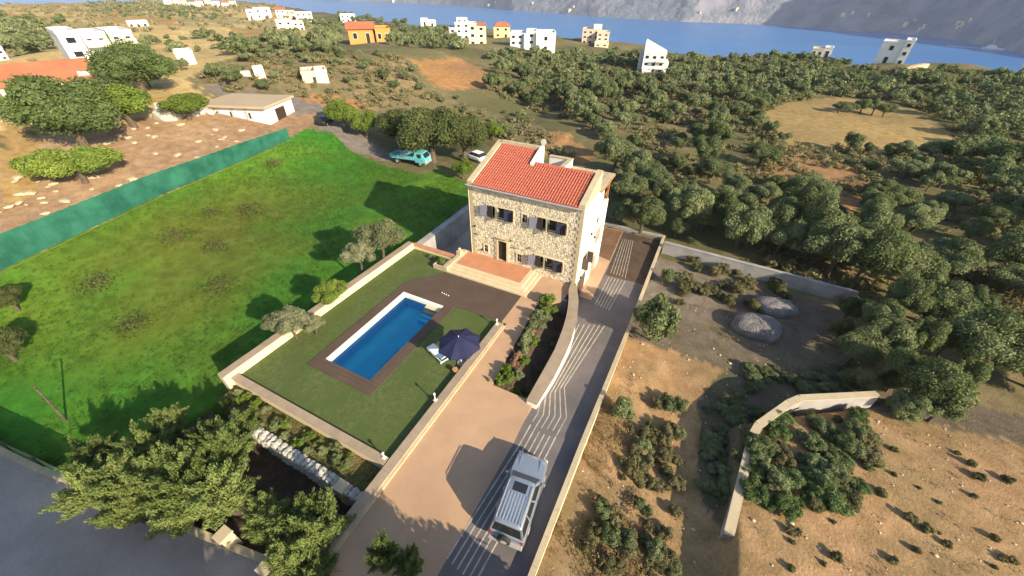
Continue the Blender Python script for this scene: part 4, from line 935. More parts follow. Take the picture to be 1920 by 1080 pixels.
lamp_post(-11.2, 6.7, 0.3, .5, 'white garden lamp on the corner where the two lawn walls meet')
# gate piers on the street side
def pier(px, py, z, h, label, w=.55):
    p = P(px, py, z+h); t = thing('gate_pier', (p.x, p.y, z), label, 'gate pier', 'cream piers along the street')
    m = MB(); m.box(p.x-w/2, p.x+w/2, p.y-w/2, p.y+w/2, z, z+h-.1); m.build('shaft', M['cream'], t)
    m = MB(); m.box(p.x-w/2-.06, p.x+w/2+.06, p.y-w/2-.06, p.y+w/2+.06, z+h-.1, z+h, .02); m.build('cap', M['cap_pale'], t)
pier(416, 1001, -1.7, 1.5, 'cream pier with pale cap standing alone in the low street wall')
pier(497, 1062, -1.7, 1.5, 'cream pier at the foot of the bushy cypresses near the entrance')
pier(638, 910, -1.7, 1.75, 'cream pier at the end of the lower garden beside the entrance wall', .5)
pier(600, 1066, -1.7, 1.5, 'small cream pier nearest the two young cypresses at the entrance', .45)
pier(665, 1074, -1.7, 1.6, 'cream pier just in front of the two young cypresses', .5)
for (a, b, lab) in (((-29.3, -2.35), (-11.4, 0.95), 'low pale wall between the street and the cypress garden'), ((-60, -6.9), (-29.5, -2.4), 'pale kerb wall between the street and the green field')):
    wall('street_wall', lab, 'wall', a, b, .28, -2.3, -1.25 if lab.startswith('low') else -1.35, M['stucco_grey'], M['cap_pale'], slab=2.0)

# bent retaining wall on the dirt plot, mounds
rw = thing('retaining_wall', (8.5, 18, -1.5), 'bent concrete retaining wall with pale top crossing the dry plot', 'wall')
BW = [P(1367, 1000, -.4), P(1415, 802, -.35), P(1492, 747, -.4), P(1645, 741, -.5)]
pr = poly_resample([(p.x, p.y) for p in BW], 16)
m = MB(); 
for a, b in zip(pr, pr[1:]):
    e = (b-a).normalized(); nn = Vector((-e.y, e.x, 0))*.17
    m.prism([((a-nn).x, (a-nn).y), ((b-nn).x, (b-nn).y), ((b+nn).x, (b+nn).y), ((a+nn).x, (a+nn).y)], -3, -.42)
m.build('wall_body', M['stucco_grey'], rw)
qs = []
for i, (a, b) in enumerate(zip(pr, pr[1:])):
    e = (b-a).normalized(); nn = Vector((-e.y, e.x, 0))*.24; qs.append((a-nn, b-nn, b+nn, a+nn))
slabs(rw, qs, -.42, -.34, M['cap_pale'], gap=.004)
M['mound'] = grain('pale_sand_mound', (0.33, 0.305, 0.295), var=0.4, scale=1.0, fine=8, bump=1.0, dist=.12)
def mound(px, py, z, rx, ry, h, label, rz=0):
    p = P(px, py, z); m = MB(); rings = []; n = 24
    for r, hh in ((1.0, -.6), (.98, .15), (.9, .45), (.72, .75), (.45, .93), (.2, 1.0), (.03, 1.01)):
        rr = []
        for k in range(n):
            a = 2*math.pi*k/n; q = 1+.3*noise.noise(Vector((math.cos(a)*1.3, math.sin(a)*1.3, px)))
            x_, y_ = math.cos(a)*rx*r*q, math.sin(a)*ry*r*q
            rr.append((p.x+x_*math.cos(rz)-y_*math.sin(rz), p.y+x_*math.sin(rz)+y_*math.cos(rz), z+h*hh+.22*noise.noise(Vector((x_*2, y_*2, px)))))
        rings.append(rr)
    m.loft(rings); tag(m.build('sand_mound', M['mound'], smooth=True), label, 'mound')
mound(1418, 612, -2.3, 2.1, 1.5, .8, 'larger pale grey sand mound in the shade of the dry plot', .3)
mound(1452, 576, -2.45, 1.8, 1.3, .8, 'smaller pale grey sand mound just behind the larger one', .2)

# green shade net fence along the field
nb = [PT(*q) for q in ((-60, 536), (80, 470), (190, 418), (300, 366), (430, 312), (545, 264))]
nf = thing('net_fence', (nb[2].x, nb[2].y, nb[2].z), 'tall green shade-net fence along the far side of the green field', 'fence')
nh = []
for i, q in enumerate(nb):
    # height from the look of the fence: top edge line
    tx = [-60, 62, 165, 270, 395, 515][i]; ty = [462, 415, 373, 330, 283, 241][i]
    d = ray(tx, ty); hh = math.hypot(q.x, q.y); t_ = hh/math.hypot(d[0], d[1]); nh.append(max(1.5, CAM_H+d[2]*t_-q.z))
pp = poly_resample([(q.x, q.y, 0) for q in nb], 36); hs = np.interp(np.linspace(0, 1, 37), np.linspace(0, 1, 6), nh)
for k in range(36):
    a, b = pp[k], pp[k+1]; za = T(a.x, a.y, False)-.1; zb2 = T(b.x, b.y, False)-.1; m = MB(); n2 = 5; vs = []
    e = (b-a).normalized(); nn = Vector((-e.y, e.x, 0))
    for j in range(n2+1):
        u = j/n2; p = a.lerp(b, u); bul = .02*math.sin(math.pi*u)
        for vv in (0, .5, 1): vs.append((p.x+nn.x*bul*math.sin(math.pi*(vv*.8+.1)), p.y+nn.y*bul*math.sin(math.pi*(vv*.8+.1)), (za+(zb2-za)*u)+vv*(hs[k]+(hs[k+1]-hs[k])*u)-.06*math.sin(math.pi*u)*(vv == 1)))
    fs = []
    for j in range(n2):
        for v_ in range(2): fs.append((j*3+v_, j*3+3+v_, j*3+4+v_, j*3+1+v_))
    m.add(vs, fs); m.build('net_panel', M['net'], nf)
    if k % 3 == 0: m = MB(); m.tube([(a.x, a.y, za), (a.x, a.y, za+hs[k]+.12)], .03, 6); m.build('post', M['net'], nf)
m = MB(); m.tube([(p.x, p.y, T(p.x, p.y, False)+.07) for p in [Vector((q.x*.992, q.y, 0)) for q in poly_resample([(q.x, q.y, 0) for q in nb], 60)]], .06, 5); m.build('bottom_rail', M['bright'], nf)

s = Mat('open_green_mesh'); s.set(s.mix(s.noise(2, 4, coord='World'), (0.015, 0.16, 0.05), (0.03, 0.22, 0.08)), 0.8)
tr_ = s.n('BsdfTransparent'); mx_ = s.n('MixShader'); mx_.inputs[0].default_value = .85; s.l(tr_.outputs[0], mx_.inputs[1]); s.l(s.b.outputs[0], mx_.inputs[2]); s.l(mx_.outputs[0], s.out.inputs[0]); M['mesh'] = s.m
sf = thing('mesh_fence', (-36, -3.2, -1.7), 'see-through green mesh fence on dark posts along the street edge of the field', 'fence')
fa, fb = Vector((-52, -5.55, 0)), Vector((-26.6, -1.75, 0))
for k in range(9):
    a = fa.lerp(fb, k/9); b = fa.lerp(fb, (k+1)/9); m = MB(); m.add([(a.x, a.y, -1.75), (b.x, b.y, -1.75), (b.x, b.y+.03, .05), (a.x, a.y+.03, .05)], [(0, 1, 2, 3)]); m.build('mesh_panel', M['mesh'], sf)
for k in range(10):
    a = fa.lerp(fb, k/9); m = MB(); m.tube([(a.x, a.y, -2), (a.x, a.y, .15)], .045, 6); m.build('post', M['dark_wood'], sf)
m = MB(); m.tube([(fa.x, fa.y, .06), (fb.x, fb.y, .06)], .03, 6); m.build('top_rail', M['dark_wood'], sf)
tp_ = PT(124, 790); t = thing('wooden_pole', (tp_.x, tp_.y, tp_.z), 'leaning dark wooden pole standing in the near corner of the green field', 'pole')
m = MB(); m.tube([(tp_.x, tp_.y, tp_.z-.2), (tp_.x-.25, tp_.y+.3, tp_.z+3.2)], [.07, .05], 8); m.build('shaft', M['bark'], t)
m = MB(); m.tube([(tp_.x-.55, tp_.y+.3, tp_.z+3.0), (tp_.x+.05, tp_.y+.28, tp_.z+3.0)], .03, 6); m.build('crosspiece', M['bark'], t)

# ------------------------------------------------------------------ vegetation
def ico_core(c, r, rg, sub=True):
    ph = (1+5**.5)/2
    V = np.array([(-1, ph, 0), (1, ph, 0), (-1, -ph, 0), (1, -ph, 0), (0, -1, ph), (0, 1, ph), (0, -1, -ph), (0, 1, -ph), (ph, 0, -1), (ph, 0, 1), (-ph, 0, -1), (-ph, 0, 1)])/1.902
    Fs = np.array([(0, 11, 5), (0, 5, 1), (0, 1, 7), (0, 7, 10), (0, 10, 11), (1, 5, 9), (5, 11, 4), (11, 10, 2), (10, 7, 6), (7, 1, 8), (3, 9, 4), (3, 4, 2), (3, 2, 6), (3, 6, 8), (3, 8, 9), (4, 9, 5), (2, 4, 11), (6, 2, 10), (8, 6, 7), (9, 8, 1)])
    return V*np.array(r)*rg.uniform(.85, 1.15, (12, 1))+np.array(c), Fs
def leaves(cs, rs, n, size, rg, elong=1.6, spread=0.7, up=0.2, tints=None, shell=(0.78, 1.08), dirs=None):
    """n leaf quads over blobs cs (k,3) with radii rs (k,3)"""
    vol = np.prod(rs, 1)**(2/3); k = rg.choice(len(cs), n, p=vol/vol.sum())
    d = rg.normal(size=(n, 3)); d[:, 2] += up; d /= np.linalg.norm(d, axis=1, keepdims=True)
    p = cs[k]+d*rs[k]*rg.uniform(*shell, (n, 1))
    nr = d+rg.normal(size=(n, 3))*spread; nr /= np.linalg.norm(nr, axis=1, keepdims=True)
    if dirs is None: t = rg.normal(size=(n, 3))
    else: t = dirs[k]+rg.normal(size=(n, 3))*0.25
    t -= nr*(t*nr).sum(1, keepdims=True); t /= np.linalg.norm(t, axis=1, keepdims=True); b = np.cross(nr, t)
    s_ = size*rg.uniform(.6, 1.35, (n, 1)); e = s_*elong
    V = np.stack([p-t*e*.5, p+b*s_*.42, p+t*e*.5, p-b*s_*.42], 1).reshape(-1, 3)
    Q = np.arange(n*4).reshape(n, 4)
    tn = (tints[k] if tints is not None else 0.5)+rg.uniform(-.22, .22, n)
    return V, Q, np.clip(tn, 0, 1)
def crown_arrays(kind, seed, n, leaf, R=(2.6, 2.6, 1.9), z0=2.4, nb=16):
    rg = np.random.default_rng(seed); R = np.array(R)
    if kind == 'conifer':
        nb = max(nb, 26); cs = []; rs = []; dr = []
        for i in range(nb):
            a = rg.uniform(0, 2*np.pi); u = rg.uniform(0, 1)**.6; el = rg.uniform(.15, 1.3)
            d = np.array([np.cos(a)*np.cos(el), np.sin(a)*np.cos(el), np.sin(el)]); base = d*R*.35*u
            L = rg.uniform(.55, 1.0)
            for s_ in np.linspace(.35, 1.0, 5):
                cs.append(base+d*R*L*s_*.75); rr = (1.12-s_)*.26*R.mean()*.62+.04; rs.append([rr]*3); dr.append(d+np.array([0, 0, .7]))
        cs = np.array(cs); rs = np.array(rs); dr = np.array(dr); cs[:, 2] += z0; dr /= np.linalg.norm(dr, axis=1, keepdims=True)
        tints = np.repeat(rg.uniform(.2, .8, nb), 5)
        V, Q, t = leaves(cs, rs, n, leaf, rg, 3.0, .8, .3, tints, (.5, 1.5), dr)
        core = [ico_core((0, 0, z0-.2), R*.38, rg)]
    else:
        cs = []; rs = []
        for i in range(nb):
            d = rg.normal(size=3); d[2] = abs(d[2])*1.0-.25 if kind != 'flat' else abs(d[2])*.5-.1; d /= np.linalg.norm(d)
            q = rg.uniform(.45, .78); cs.append(d*R*q); r = rg.uniform(.26, .46)*R.mean()*(1.15-q*.5); rs.append([r, r, r*.85])
        cs.append([0, 0, 0]); rs.append(list(R*.55))
        cs = np.array(cs, float); rs = np.array(rs, float); cs[:, 2] += z0
        tints = rg.uniform(.1, .85, len(cs))
        V, Q, t = leaves(cs, rs, n, leaf, rg, 1.7, .75, .25, tints)
        core = [ico_core(c, r*.74, rg) for c, r in zip(cs, rs)]
    CV = np.concatenate([c for c, _ in core]); off = 0; CT = []
    for c, f in core: CT.append(f+off); off += 12
    CT = np.concatenate(CT); return np.concatenate([V, CV]), Q, CT+len(V), t, np.full(len(CT), .1)
def crown_mesh(kind, seed, n, leaf, mat, **k):
    V, Q, Tt, t, tt = crown_arrays(kind, seed, n, leaf, **k); return npmesh('crown', V, Q, Tt, mat, t, tt)
def trunk_mesh(seed, h, r, spread=1.0, limbs=4):
    rg = random.Random(seed); m = MB(); top = Vector((rg.uniform(-.2, .2), rg.uniform(-.2, .2), h*.55))
    m.tube([(0, 0, -.4), (0, 0, .05), (top.x*.5, top.y*.5, h*.3), top], [r*1.5, r*1.15, r*.85, r*.75], 7)
    for i in range(limbs):
        a = 2*math.pi*i/limbs+rg.uniform(-.4, .4); e = top+Vector((math.cos(a)*spread, math.sin(a)*spread, h*.5))
        m.tube([top-Vector((0, 0, .1)), top.lerp(e, .5)+Vector((0, 0, -.1)), e], [r*.55, r*.4, r*.15], 5)
    me = bpy.data.meshes.new('trunk'); me.from_pydata(m.v, [], m.f); me.materials.append(M['bark']); me.update(); return me
def trunk_flat(): pass
VAR = {}
def variants(key, n, fn):
    VAR[key] = [fn(k) for k in range(n)]
variants('olive_near', 6, lambda k: (crown_mesh('round', 100+k, 11000, .115, M['olive'], R=(2.7, 2.5, 1.9), z0=2.5, nb=18), trunk_mesh(k, 2.8, .22, 1.2)))
variants('olive_mid', 6, lambda k: (crown_mesh('round', 200+k, 3600, .19, M['olive'], R=(2.7, 2.5, 1.8), z0=2.3, nb=14), trunk_mesh(10+k, 2.8, .22, 1.2)))
variants('silver', 3, lambda k: (crown_mesh('round', 300+k, 8000, .085, M['olive_silver'], R=(1.9, 1.8, 1.35), z0=2.2, nb=20), trunk_mesh(20+k, 2.3, .13, .8)))
variants('dense', 3, lambda k: (crown_mesh('round', 400+k, 15000, .16, M['dense'], R=(4.0, 3.8, 3.0), z0=3.6, nb=30), trunk_mesh(30+k, 4, .4, 2)))
variants('mid', 2, lambda k: (crown_mesh('round', 450+k, 16000, .15, M['mid'], R=(4.0, 3.8, 3.0), z0=3.6, nb=34), trunk_mesh(35+k, 4, .4, 2)))
variants('bright', 3, lambda k: (crown_mesh('round', 500+k, 9000, .12, M['bright'], R=(2.4, 2.2, 1.7), z0=2.1, nb=18), trunk_mesh(40+k, 2.2, .2, 1)))
variants('flat', 2, lambda k: (crown_mesh('flat', 600+k, 15000, .15, M['bright'], R=(4.2, 3.6, 1.5), z0=3.0, nb=26), trunk_mesh(50+k, 3.2, .25, 1.8)))
variants('conifer', 4, lambda k: (crown_mesh('conifer', 700+k, 17000, .05, M['conifer'], R=(1.55, 1.55, 2.1), z0=1.5, nb=34), trunk_mesh(60+k, 1.8, .12, .4)))
variants('bush', 4, lambda k: (crown_mesh('round', 800+k, 2600, .08, M['scrub'], R=(1.0, .9, .7), z0=.5, nb=12), trunk_mesh(70+k, .5, .05, .4)))
variants('greenbush', 4, lambda k: (crown_mesh('round', 900+k, 2600, .075, M['olive'], R=(1.0, .95, .8), z0=.6, nb=12), trunk_mesh(80+k, .6, .05, .4)))
variants('slopetree', 3, lambda k: (crown_mesh('round', 960+k, 8000, .11, M['scrub_green'], R=(2.4, 2.2, 1.6), z0=1.9, nb=22), trunk_mesh(88+k, 2.2, .18, 1.2)))
variants('slopebush', 3, lambda k: (crown_mesh('round', 950+k, 2600, .075, M['mid'], R=(1.0, .95, .7), z0=.5, nb=12), trunk_mesh(85+k, .6, .05, .4)))
variants('garden', 3, lambda k: (crown_mesh('round', 1000+k, 1500, .05, M['bright'], R=(.45, .42, .38), z0=.3, nb=9), trunk_mesh(90+k, .3, .03, .2)))
variants('gardengrey', 3, lambda k: (crown_mesh('round', 1100+k, 1500, .045, M['olive'], R=(.45, .42, .4), z0=.3, nb=9), trunk_mesh(95+k, .3, .03, .2)))
variants('flower', 2, lambda k: (crown_mesh('round', 1200+k, 600, .05, M['flower'], R=(.35, .32, .25), z0=.22, nb=7), trunk_mesh(98+k, .2, .03, .1)))
def plant(kind, x, y, s, label, name, cat, group=None, z=None, rz=None, sz=None, base_dz=0.0, tilt=None):
    cm, tm = rnd.choice(VAR[kind]); z = (T(x, y) if z is None else z)+base_dz
    t = bpy.data.objects.new(name, None); COL.objects.link(t); t.location = (x, y, z-.05); t.rotation_euler = (0, 0, rnd.uniform(0, 6.28) if rz is None else rz)
    sx = s[0] if isinstance(s, tuple) else s; sy = s[1] if isinstance(s, tuple) else s; szz = sz or (s[2] if isinstance(s, tuple) else s)
    t.scale = (sx, sy, szz)
    for nm, me_ in (('crown', cm), ('trunk', tm)):
        o = bpy.data.objects.new(nm, me_); COL.objects.link(o); o.parent = t
    return tag(t, label, cat, group)
# ---- trees along the retaining wall of the lawn
def wplant(kind, px, py, zc, s, label, name='olive_tree', cat='tree', ground_z=0.0, hz=2.2, **k):
    """px,py = crown centre in the photograph at height zc"""
    p = P(px, py, zc); return plant(kind, p.x, p.y, s, label, name, cat, z=ground_z, **k)
wplant('silver', 710, 448, 2.6, 1.3, 'silvery olive tree nearest the house over the lawn retaining wall')
wplant('silver', 668, 470, 2.3, .9, 'smaller silvery olive tree pressed against the tree nearest the house at the retaining wall')
wplant('bright', 617, 535, 2.0, .62, 'round fresh green tree in the middle of the lawn retaining wall')
wplant('silver', 540, 598, 2.0, .78, 'silvery olive tree over the street half of the lawn retaining wall')
wplant('silver', 503, 590, 2.0, .55, 'small silvery olive sapling beside the olive at the street half of the retaining wall')
wplant('silver', 580, 597, 1.7, .5, 'thin silvery olive sapling between the round green tree and the street-side olive')
# ---- cypresses on the street side
CON = [(330, 905, 1.0, 1.35), (270, 880, 1.0, 1.35), (200, 880, .9, 1.3), (150, 900, .6, 1.25), (385, 900, 1.2, 1.35), (400, 815, 1.2, 1.25), (360, 800, .8, 1.05), (150, 830, .6, 1.05), (240, 815, .8, 1.1), (550, 950, 1.2, 1.2), (590, 960, 1.2, 1.2), (500, 965, .9, 1.0), (530, 1020, .9, 1.05), (570, 1040, .8, .95), (285, 755, .8, .9), (430, 770, .8, .9), (205, 930, .5, 1.0), (330, 850, 1.0, 1.2), (300, 935, .8, 1.1), (480, 935, .6, .95)]
CL = ['bushy cypress in the middle of the street-side hedge', 'bushy cypress just uphill of the hedge middle with long sprays', 'broad cypress toward the far end of the street hedge', 'outermost leaning cypress at the far end of the street hedge', 'bushy cypress beside the lone cream pier', 'pale green cypress behind the hedge at the corner of the lawn', 'small cypress behind the hedge next to the dark wall end', 'low cypress beside the green field corner', 'low shaded cypress at the back of the hedge', 'tall cypress below the rubble stone wall', 'tall cypress at the paving end below the rubble wall', 'narrow cypress between the stone wall and the lone pier', 'cypress overhanging the street wall near the entrance', 'lowest cypress over the entrance piers', 'small grey-green cypress beside the end of the field', 'small cypress at the corner of the weedy strip', 'low cypress leaning out over the dark street', 'inner cypress filling the hedge between its neighbours', 'front cypress with sprays hanging over the street kerb', 'small cypress right behind the lone cream pier']
for (px, py, zc, s), lb_ in zip(CON, CL): wplant('conifer', px, py, zc+.9, (s*.95, s*.95, s*1.0), lb_, 'cypress_tree', ground_z=-1.75)
wplant('conifer', 716, 1042, 1.6, (.62, .62, .95), 'young bright cypress at the entrance, the one nearer the garden wall', 'cypress_tree', ground_z=-.4)
wplant('conifer', 769, 1052, 1.3, (.55, .55, .8), 'young bright cypress at the entrance, the one nearer the parked vehicle', 'cypress_tree', ground_z=-.4)
# unseen trees added off-frame to shade the street and the entrance
for k, (x, y, s) in enumerate(((1.8, -0.2, 1.2), (2.8, -3.6, 1.25), (-0.8, -2.2, 1.0), (4.5, -7.5, 1.6), (-6, -8.5, 1.5), (-17, -10.5, 1.5))):
    plant('dense', x, y, (s*.9, s*.9, s), 'dark tree on the near side of the street below the driveway', 'street_tree', 'tree', 'dark trees across the street', z=-1.7)
# ---- planter shrubs
pl = [(-8.35, 23.4, 'garden', 1.5), (-8.1, 22.4, 'garden', 1.0), (-8.3, 21.3, 'gardengrey', 1.3), (-8.2, 20.3, 'gardengrey', 1.1), (-8.15, 19.4, 'gardengrey', .9), (-8.05, 18.4, 'gardengrey', 1.25), (-7.7, 17.6, 'gardengrey', .9), (-8.0, 16.9, 'flower', 1.1), (-7.9, 16.2, 'flower', 1.0), (-7.4, 16.9, 'garden', .9), (-8.1, 15.4, 'garden', 1.0), (-7.6, 14.8, 'garden', 1.05), (-7.0, 14.5, 'garden', .95), (-6.5, 14.4, 'gardengrey', .9), (-8.1, 14.5, 'garden', .85), (-7.3, 15.6, 'gardengrey', 1.0), (-6.2, 15.2, 'garden', .7), (-6.3, 17.5, 'garden', .55), (-6.5, 20.2, 'garden', .5), (-8.5, 22.0, 'flower', .7), (-8.0, 19.9, 'flower', .6), (-7.7, 21.6, 'gardengrey', 1.0), (-7.6, 20.6, 'gardengrey', .8), (-7.5, 18.9, 'garden', .8), (-7.2, 15.9, 'flower', .7), (-7.55, 22.8, 'garden', .9)]
DD = {'garden': 'bright green shrub', 'gardengrey': 'grey-green lavender-like shrub', 'flower': 'clump of pink flowers'}
for k, (x, y, kd, s) in enumerate(pl):
    yy = 'house end' if y > 21.8 else 'upper half' if y > 19 else 'middle' if y > 16.5 else 'paving end'
    u = (x+8.5)/2.5; z = -0.12-1.1*sm(.3, .8, u)
    s *= 1.25
    plant(kd, x, y, s, DD[kd]+' at the '+yy+' of the sunken flower bed', 'flower_clump' if kd == 'flower' else 'shrub', 'flowers' if kd == 'flower' else 'shrub', 'plants in the sunken flower bed', z=z)
plant('garden', -19.35, 24.0, (1.0, 1.5, 1.1), 'green shrub growing in the cream planter box by the terrace steps', 'shrub', 'shrub', z=.3)
for x, y, s in ((-21.2, 24.6, .7), (-9.6, 13.6+.0, .0),): 
    if s: plant('gardengrey', x, y, s, 'small grey shrub at the top corner of the pool lawn', 'shrub', 'shrub', z=0)
m = MB(); 
plant('gardengrey', -8.75, 14.2, (.35, .35, .5), 'tiny potted plant at the corner of the flower bed on the paving', 'potted_plant', 'plant', z=.0)
# strip plants
for k in range(34):
    x = rnd.uniform(-23.3, -11.3); y = rnd.uniform(5.0, 6.1)
    plant(rnd.choice(['garden', 'gardengrey', 'gardengrey']), x, y, rnd.uniform(.5, 1.0), ('sparse' if x < -20 else 'low' if x < -15 else 'bushy')+' plant in the weedy strip, '+('field end' if x < -20 else 'middle stretch' if x < -15 else 'paving end'), 'shrub', 'shrub', 'low plants in the weedy strip', z=-.47)
# faded bare shrubs in the green field
variants('twig', 3, lambda k: (crown_mesh('round', 1300+k, 700, .09, M['fadedtwig'], R=(1.5, 1.4, .9), z0=.7, nb=8), trunk_mesh(120+k, 1.0, .04, .8, 6)))
for kk, (cm_, _) in enumerate(VAR['twig']):
    V, Q, t = leaves(np.array([[0, 0, .5]]), np.array([[1.5, 1.4, .6]]), 420, .07, np.random.default_rng(kk), 3.4, .9, .2, np.array([.5]), (.3, 1.05))
    me2 = npmesh('crown', V, Q, np.zeros((0, 3), int), M['fadedtwig'], t, np.zeros(0)); VAR['twig'][kk] = (me2, VAR['twig'][kk][1])
for px, py, s, w in ((515, 312, 1.1, 'highest up the field'), (470, 400, 1.3, 'in the yellow patch of the field'), (400, 405, 1.0, 'beside the pale weeds in the middle of the field'), (335, 452, 1.4, 'in the middle of the field'), (410, 470, 1.2, 'below the yellow patch'), (190, 540, 1.3, 'near the low end of the net fence'), (255, 620, 1.2, 'on the lower half of the field'), (415, 545, 1.1, 'nearest the retaining wall')):
    p = PT(px, py); plant('twig', p.x, p.y, s, 'sparse pale shrub '+w, 'shrub', 'shrub')
# ---- left and middle landmark trees
def ctree(kind, px, py, zc, s, label, name='tree', cat='tree', group=None, **k):
    p = PT(px, py, zc); return plant(kind, p.x, p.y, s, label, name, cat, group, **k)
def ptree(kind, px, py, s, label, name='tree', cat='tree', group=None, **k):
    p = PT(px, py); return plant(kind, p.x, p.y, s, label, name, cat, group, **k)
ctree('mid', 118, 215, 5.2, (1.5, 1.5, 1.45), 'big rounded green tree on the bare slope beyond the net fence')
ctree('flat', 128, 296, 3, (1.3, 1.1, .85), 'flat-topped bright green tree with a pale leaning trunk on the bare slope')
ctree('bright', 228, 196, 3.2, (2.2, 1.8, 1.6), 'yellow-green tree behind the big rounded one on the bare slope')
ctree('bright', 342, 197, 2.2, (2.0, 1.5, 1.0), 'low flat bright green tree above the heap of white stones')
ctree('mid', 245, 130, 4, (1.5, 1.5, 1.2), 'round grey-green tree before the white apartment block')
ctree('dense', 805, 243, 5, (1.45, 1.4, 1.35), 'huge dark evergreen tree behind the turquoise truck')
ctree('dense', 868, 255, 4, (1.1, 1.1, 1.1), 'dark evergreen tree between the huge one and the villa roof')
ctree('dense', 745, 238, 3.5, (1.0, 1.0, 1.0), 'dark evergreen tree on the track side of the huge one')
ctree('bright', 642, 218, 2.5, 1.35, 'bright green tree at the bend of the track by the shed yard')
ctree('bright', 683, 234, 2.3, 1.2, 'bright green tree halfway down the track from the shed yard')
ptree('bright', 868, 335, .8, 'small bright green tree beside the villa roof corner')
ptree('bright', 925, 262, .9, 'small leafy tree showing just above the villa roof')
ctree('dense', -12, 640, 2, (.4, .4, .5), 'dark tree at the street end of the green field by the frame edge')
ctree('dense', 0, 548, 2, (.35, .35, .4), 'dark tree at the low end of the net fence')
# right side near trees
ptree('greenbush', 1218, 640, (2.2, 2.1, 3.2), 'tall grey-green bushy tree growing over the driveway boundary wall')
ptree('greenbush', 1232, 610, (1.7, 1.5, 2.4), 'second grey-green bush behind the one at the driveway wall')
ptree('greenbush', 1160, 780, (1.0, 1.0, 1.3), 'green bush hugging the driveway wall halfway along the dirt plot')
ptree('greenbush', 1250, 530, (1.1, 1.0, 1.2), 'small green bush at the corner of the driveway wall and the grey wall')
ptree('olive_near', 1265, 445, (.55, .55, .6), 'small olive tree just behind the corner of the driveway wall', 'olive_tree')
rq = random.Random(4)
for px, py, sc_, w in ((1640, 600, 1.0, 'nearest the end of the long grey wall'), (1690, 575, 1.1, 'standing tall behind the end of the grey wall'), (1745, 590, 1.0, 'one row behind the tall wall-end olive'), (1610, 655, .85, 'leaning over the shaded hollow'), (1665, 650, 1.05, 'directly above the shaded hollow'), (1720, 645, 1.0, 'in the middle of the slope behind the hollow'), (1785, 640, .95, 'on the outer side of the slope behind the hollow'), (1640, 700, .75, 'just above the bent wall end'), (1695, 700, .9, 'behind the end of the bent retaining wall'), (1755, 695, .95, 'on the slope edge beyond the bent wall'), (1815, 700, .85, 'outermost on the slope edge'), (1720, 745, .7, 'just below the slope edge'), (1780, 755, .7, 'lowest on the bare slope'), (1585, 610, .7, 'closest to the sand mounds'), (1600, 575, .7, 'touching the last stretch of the grey wall'), (1850, 650, .9, 'farthest out on the slope behind the hollow')):
    ctree(rq.choice(['olive_near', 'olive_near', 'slopetree']), px, py, 2.0, (sc_*rq.uniform(.55, .95), sc_*rq.uniform(.45, .7), sc_*rq.uniform(.75, 1.15)), 'dark olive tree '+w, 'olive_tree')
for px, py, sc_, w in ((1290, 400, 1.15, 'nearest the driveway corner beyond the grey wall'), (1345, 395, 1.2, 'second along the grey wall from the driveway corner'), (1395, 430, 1.25, 'third along the grey wall with a lit crown'), (1455, 420, 1.2, 'one row back from the middle of the grey wall'), (1530, 440, 1.3, 'over the middle of the grey wall'), (1570, 480, 1.2, 'over the outer half of the grey wall'), (1500, 395, 1.1, 'two rows back from the middle of the grey wall'), (1625, 500, 1.2, 'one row back from the outer end of the grey wall'), (1210, 400, .95, 'beside the pergola end of the villa'), (1170, 385, .8, 'touching the pergola end of the villa'), (1660, 470, 1.2, 'two rows back from the outer end of the grey wall'), (1700, 510, 1.3, 'three rows back from the outer end of the grey wall')):
    ctree('olive_near', px, py, 2.6, (sc_*rq.uniform(.8, 1.15), sc_*rq.uniform(.7, .95), sc_*rq.uniform(.95, 1.3)), 'leafy olive tree '+w, 'olive_tree')
rgn = random.Random(21)
def sizew(v, a, b): return 'small' if v < a else 'mid-sized' if v < b else 'large'
for k in range(120):
    px = rgn.uniform(1400, 1720); py = rgn.uniform(780, 960)
    if py > 960-(1660-px)*.0 or px < 1400+(1000-py)*-.0 or px+py*.75 > 2290: continue
    sz_ = rgn.uniform(.3, .9)
    ptree(rgn.choice(['greenbush', 'bush', 'slopebush']), px, py, (sz_*1.1, sz_, sz_*.8), '%s green bush %s of the bent retaining wall' % (sizew(sz_, .45, .7), 'right under the corner' if py < 810 and px < 1500 else 'below the upper arm' if py < 850 else 'beside the lower arm' if px < 1460 else 'well down the slope'), 'shrub', 'shrub', 'green bushes by the bent wall')
for k in range(110):
    px = rgn.uniform(1050, 1270); py = rgn.uniform(740, 1080)
    if px < 1185-(py-740)*.40+22: continue
    sz_ = rgn.uniform(.25, .75); kd_ = rgn.choice(['bush', 'bush', 'bush', 'greenbush'])
    ptree(kd_, px, py, sz_, '%s %s bush %s on the dirt plot' % (sizew(sz_, .42, .6), 'dry brown' if kd_ == 'bush' else 'grey-green', 'close to the driveway wall' if px < 1185-(py-740)*.40+90 else 'out in the open', ), 'shrub', 'shrub', 'scrub along the driveway wall')
for k in range(36):
    ptree('bush', rgn.uniform(1260, 1480), rgn.uniform(490, 580), rgn.uniform(.5, 1.0), rgn.choice(['low brown-green scrub', 'rounded brown-green scrub', 'straggly brown scrub'])+' in the shaded upper part of the dirt plot', 'shrub', 'shrub', 'scrub in the shaded plot')
for k in range(95):
    u = rgn.random(); px, py = (rgn.uniform(1320, 1400), rgn.uniform(740, 960)) if u < .5 else (rgn.uniform(1400, 1640), rgn.uniform(690, 735))
    if px > 1400-(py-800)*.2-8 and py > 745: continue
    sz_ = rgn.uniform(.3, .75); ptree('greenbush', px, py, (sz_, sz_, sz_*.7), '%s dark scrub bush in the shade %s' % (sizew(sz_, .45, .6), 'along the lower arm of the bent wall' if u < .5 else 'behind the upper arm of the bent wall'), 'shrub', 'shrub', 'scrub before the bent wall')
